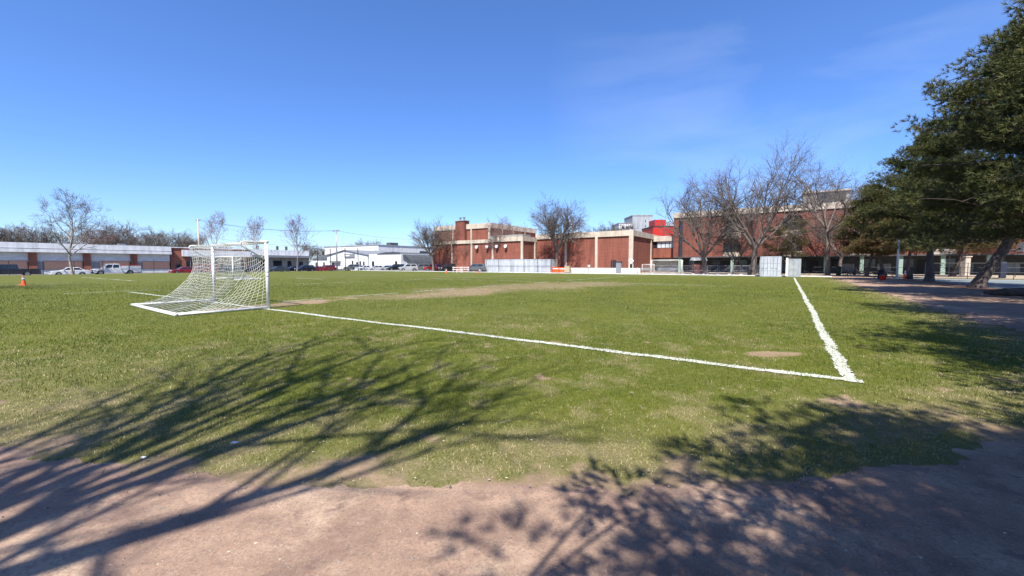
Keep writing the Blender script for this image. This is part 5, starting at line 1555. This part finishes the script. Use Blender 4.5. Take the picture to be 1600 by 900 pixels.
# ---------------------------------------------------------------- right side: light pole, picnic table, bucket, cone, bag, hoop
e = empty('light_pole', (*at(1401.5, 44), .02), 0, 'slim white light pole between the olive pines', 'light pole')
b = MB(); b.tube([(0, 0, .12), (0, 0, 5.2)], [.105, .08], 12); b.build('pole_shaft', WHITE, e, True)
b = MB(); b.lathe([(.42, 0), (.42, .05), (.30, .09), (.16, .13), (.13, .2)], 20); b.build('base_plate', CONC, e, True)
b = MB(); b.tube([(0, 0, 5.2), (0, 0, 5.45)], [.12, .07], 10); b.tube([(0, 0, 5.45), (0, 0, 5.55)], [.05, .02], 8); b.build('pole_cap', GALV, e, True)
e = empty('picnic_table', (*at(1381, 47), .02), .1, 'dark metal picnic table left of the white light pole', 'table')
b = MB(); b.box(-.75, .75, -.38, .38, .72, .77); b.build('table_top', BLACK, e, bevel=.01)
for s in (-1, 1):
    b = MB(); b.box(-1.0, 1.0, s * .78 - .14, s * .78 + .14, .42, .46); b.build('bench_seat', BLACK, e, bevel=.01)
    b = MB(); x = s * .5; b.bar((x, -.7, 0), (x, -.2, .72), .05); b.bar((x, .7, 0), (x, .2, .72), .05); b.bar((x, -.85, .40), (x, .85, .40), .05); b.build('leg_frame', BLACK, e)
e = empty('trash_bin', (*at(1376, 43), .02), 0, 'dark bin leaning behind the red bucket', 'bin')
b = MB(); b.lathe([(.22, 0), (.25, .1), (.28, .95), (.3, 1.0)], 14); b.build('bin_body', BLACKM, e, True)
e = empty('bucket', (*at(1379.5, 40.8), .012), 0, 'bright red bucket standing on the path edge', 'bucket')
b = MB(); b.lathe([(.20, 0), (.22, .02), (.27, .38), (.285, .40), (.285, .42), (.26, .42), (.22, .1)], 18); b.build('bucket_body', REDP, e, True)
b = MB(); b.tube([(.28 * math.cos(PI * k / 8), .05, .40 + .2 * math.sin(PI * k / 8)) for k in range(9)], .012, 5); b.build('handle', GALV, e, True)
b = MB(); b.lathe([(.12, .42), (.13, .46), (.09, .5), (.03, .52)], 12); b.build('orange_ball', ORANGE, e, True)
copy_tree(cone, (*at(1414, 44.5), .012), .3, (1.2, 1.2, 1.3), 'orange cone with white top right of the light pole')
e = empty('backpack', (*at(1422, 44), .012), .3, 'black bag slumped beside the cone and light pole', 'bag')
b = MB(); b.lathe([(.30, 0), (.34, .1), (.30, .45), (.20, .75), (.08, .88), (.02, .92)], 12); o = b.build('bag_body', BLACKM, e, True); o.scale = (1, .7, 1)
b = MB(); b.tube([(-.12, -.2, .35), (-.16, -.26, .6), (-.05, -.15, .85)], .025, 6); b.build('strap', BLACK, e, True)
# hoop
hp = empty('basketball_hoop', (*at(1566, 46), .03), R(-35), 'basketball hoop with dark padded post at the far court edge', 'basketball hoop')
b = MB(); b.tube([(0, 0, 0), (0, 0, 2.7), (.4, 0, 3.1), (1.2, 0, 3.3)], .09, 10); b.build('post', BLACK, hp, True)
b = MB(); b.box(-.24, .24, -.24, .24, .02, 1.85); b.build('post_pad', mat('navy_pad', (.02, .025, .05), .6, (.03, .035, .06), 4), hp, bevel=.05)
b = MB(); b.box(1.2, 1.26, -.9, .9, 2.9, 3.95); b.build('backboard', WHITE, hp)
b = MB(); b.box(1.19, 1.27, -.93, .93, 2.78, 2.9); b.box(1.262, 1.27, -.32, .32, 3.1, 3.14); b.box(1.262, 1.27, -.32, .32, 3.52, 3.56); b.box(1.262, 1.27, -.32, -.28, 3.14, 3.52); b.box(1.262, 1.27, .28, .32, 3.14, 3.52); b.build('backboard_trim', REDP, hp)
b = MB(); b.tube([(1.55 + .23 * math.cos(2 * PI * k / 16), .23 * math.sin(2 * PI * k / 16), 3.05) for k in range(17)], .012, 6, False); b.bar((1.26, 0, 3.05), (1.33, 0, 3.05), .1, .02); b.build('rim', ORANGE, hp, True)
# second hoop fragment seen at the frame's right edge
# fallen log lying in the shade at right
mb = MB(); x, y = at(1585, 20.5)
mb.tube([(x - 1.3, y + .1, .16), (x - .4, y, .2), (x + .8, y - .1, .2), (x + 2.2, y - .2, .24)], [.10, .2, .22, .2], 10)
tag(mb.build('fallen_log', PBARK), 'dark log lying in pine shade at the right edge', 'log')
# brown stone pillar behind the pines
mb = MB(); x, y = at(1507, 57); mb.box(x - .35, x + .35, y - .35, y + .35, 0, 2.6); mb.box(x - .45, x + .45, y - .45, y + .45, 2.6, 2.75)
tag(mb.build('stone_pillar', CONC), 'cream stone pillar seen between the pine trunks', 'pillar')
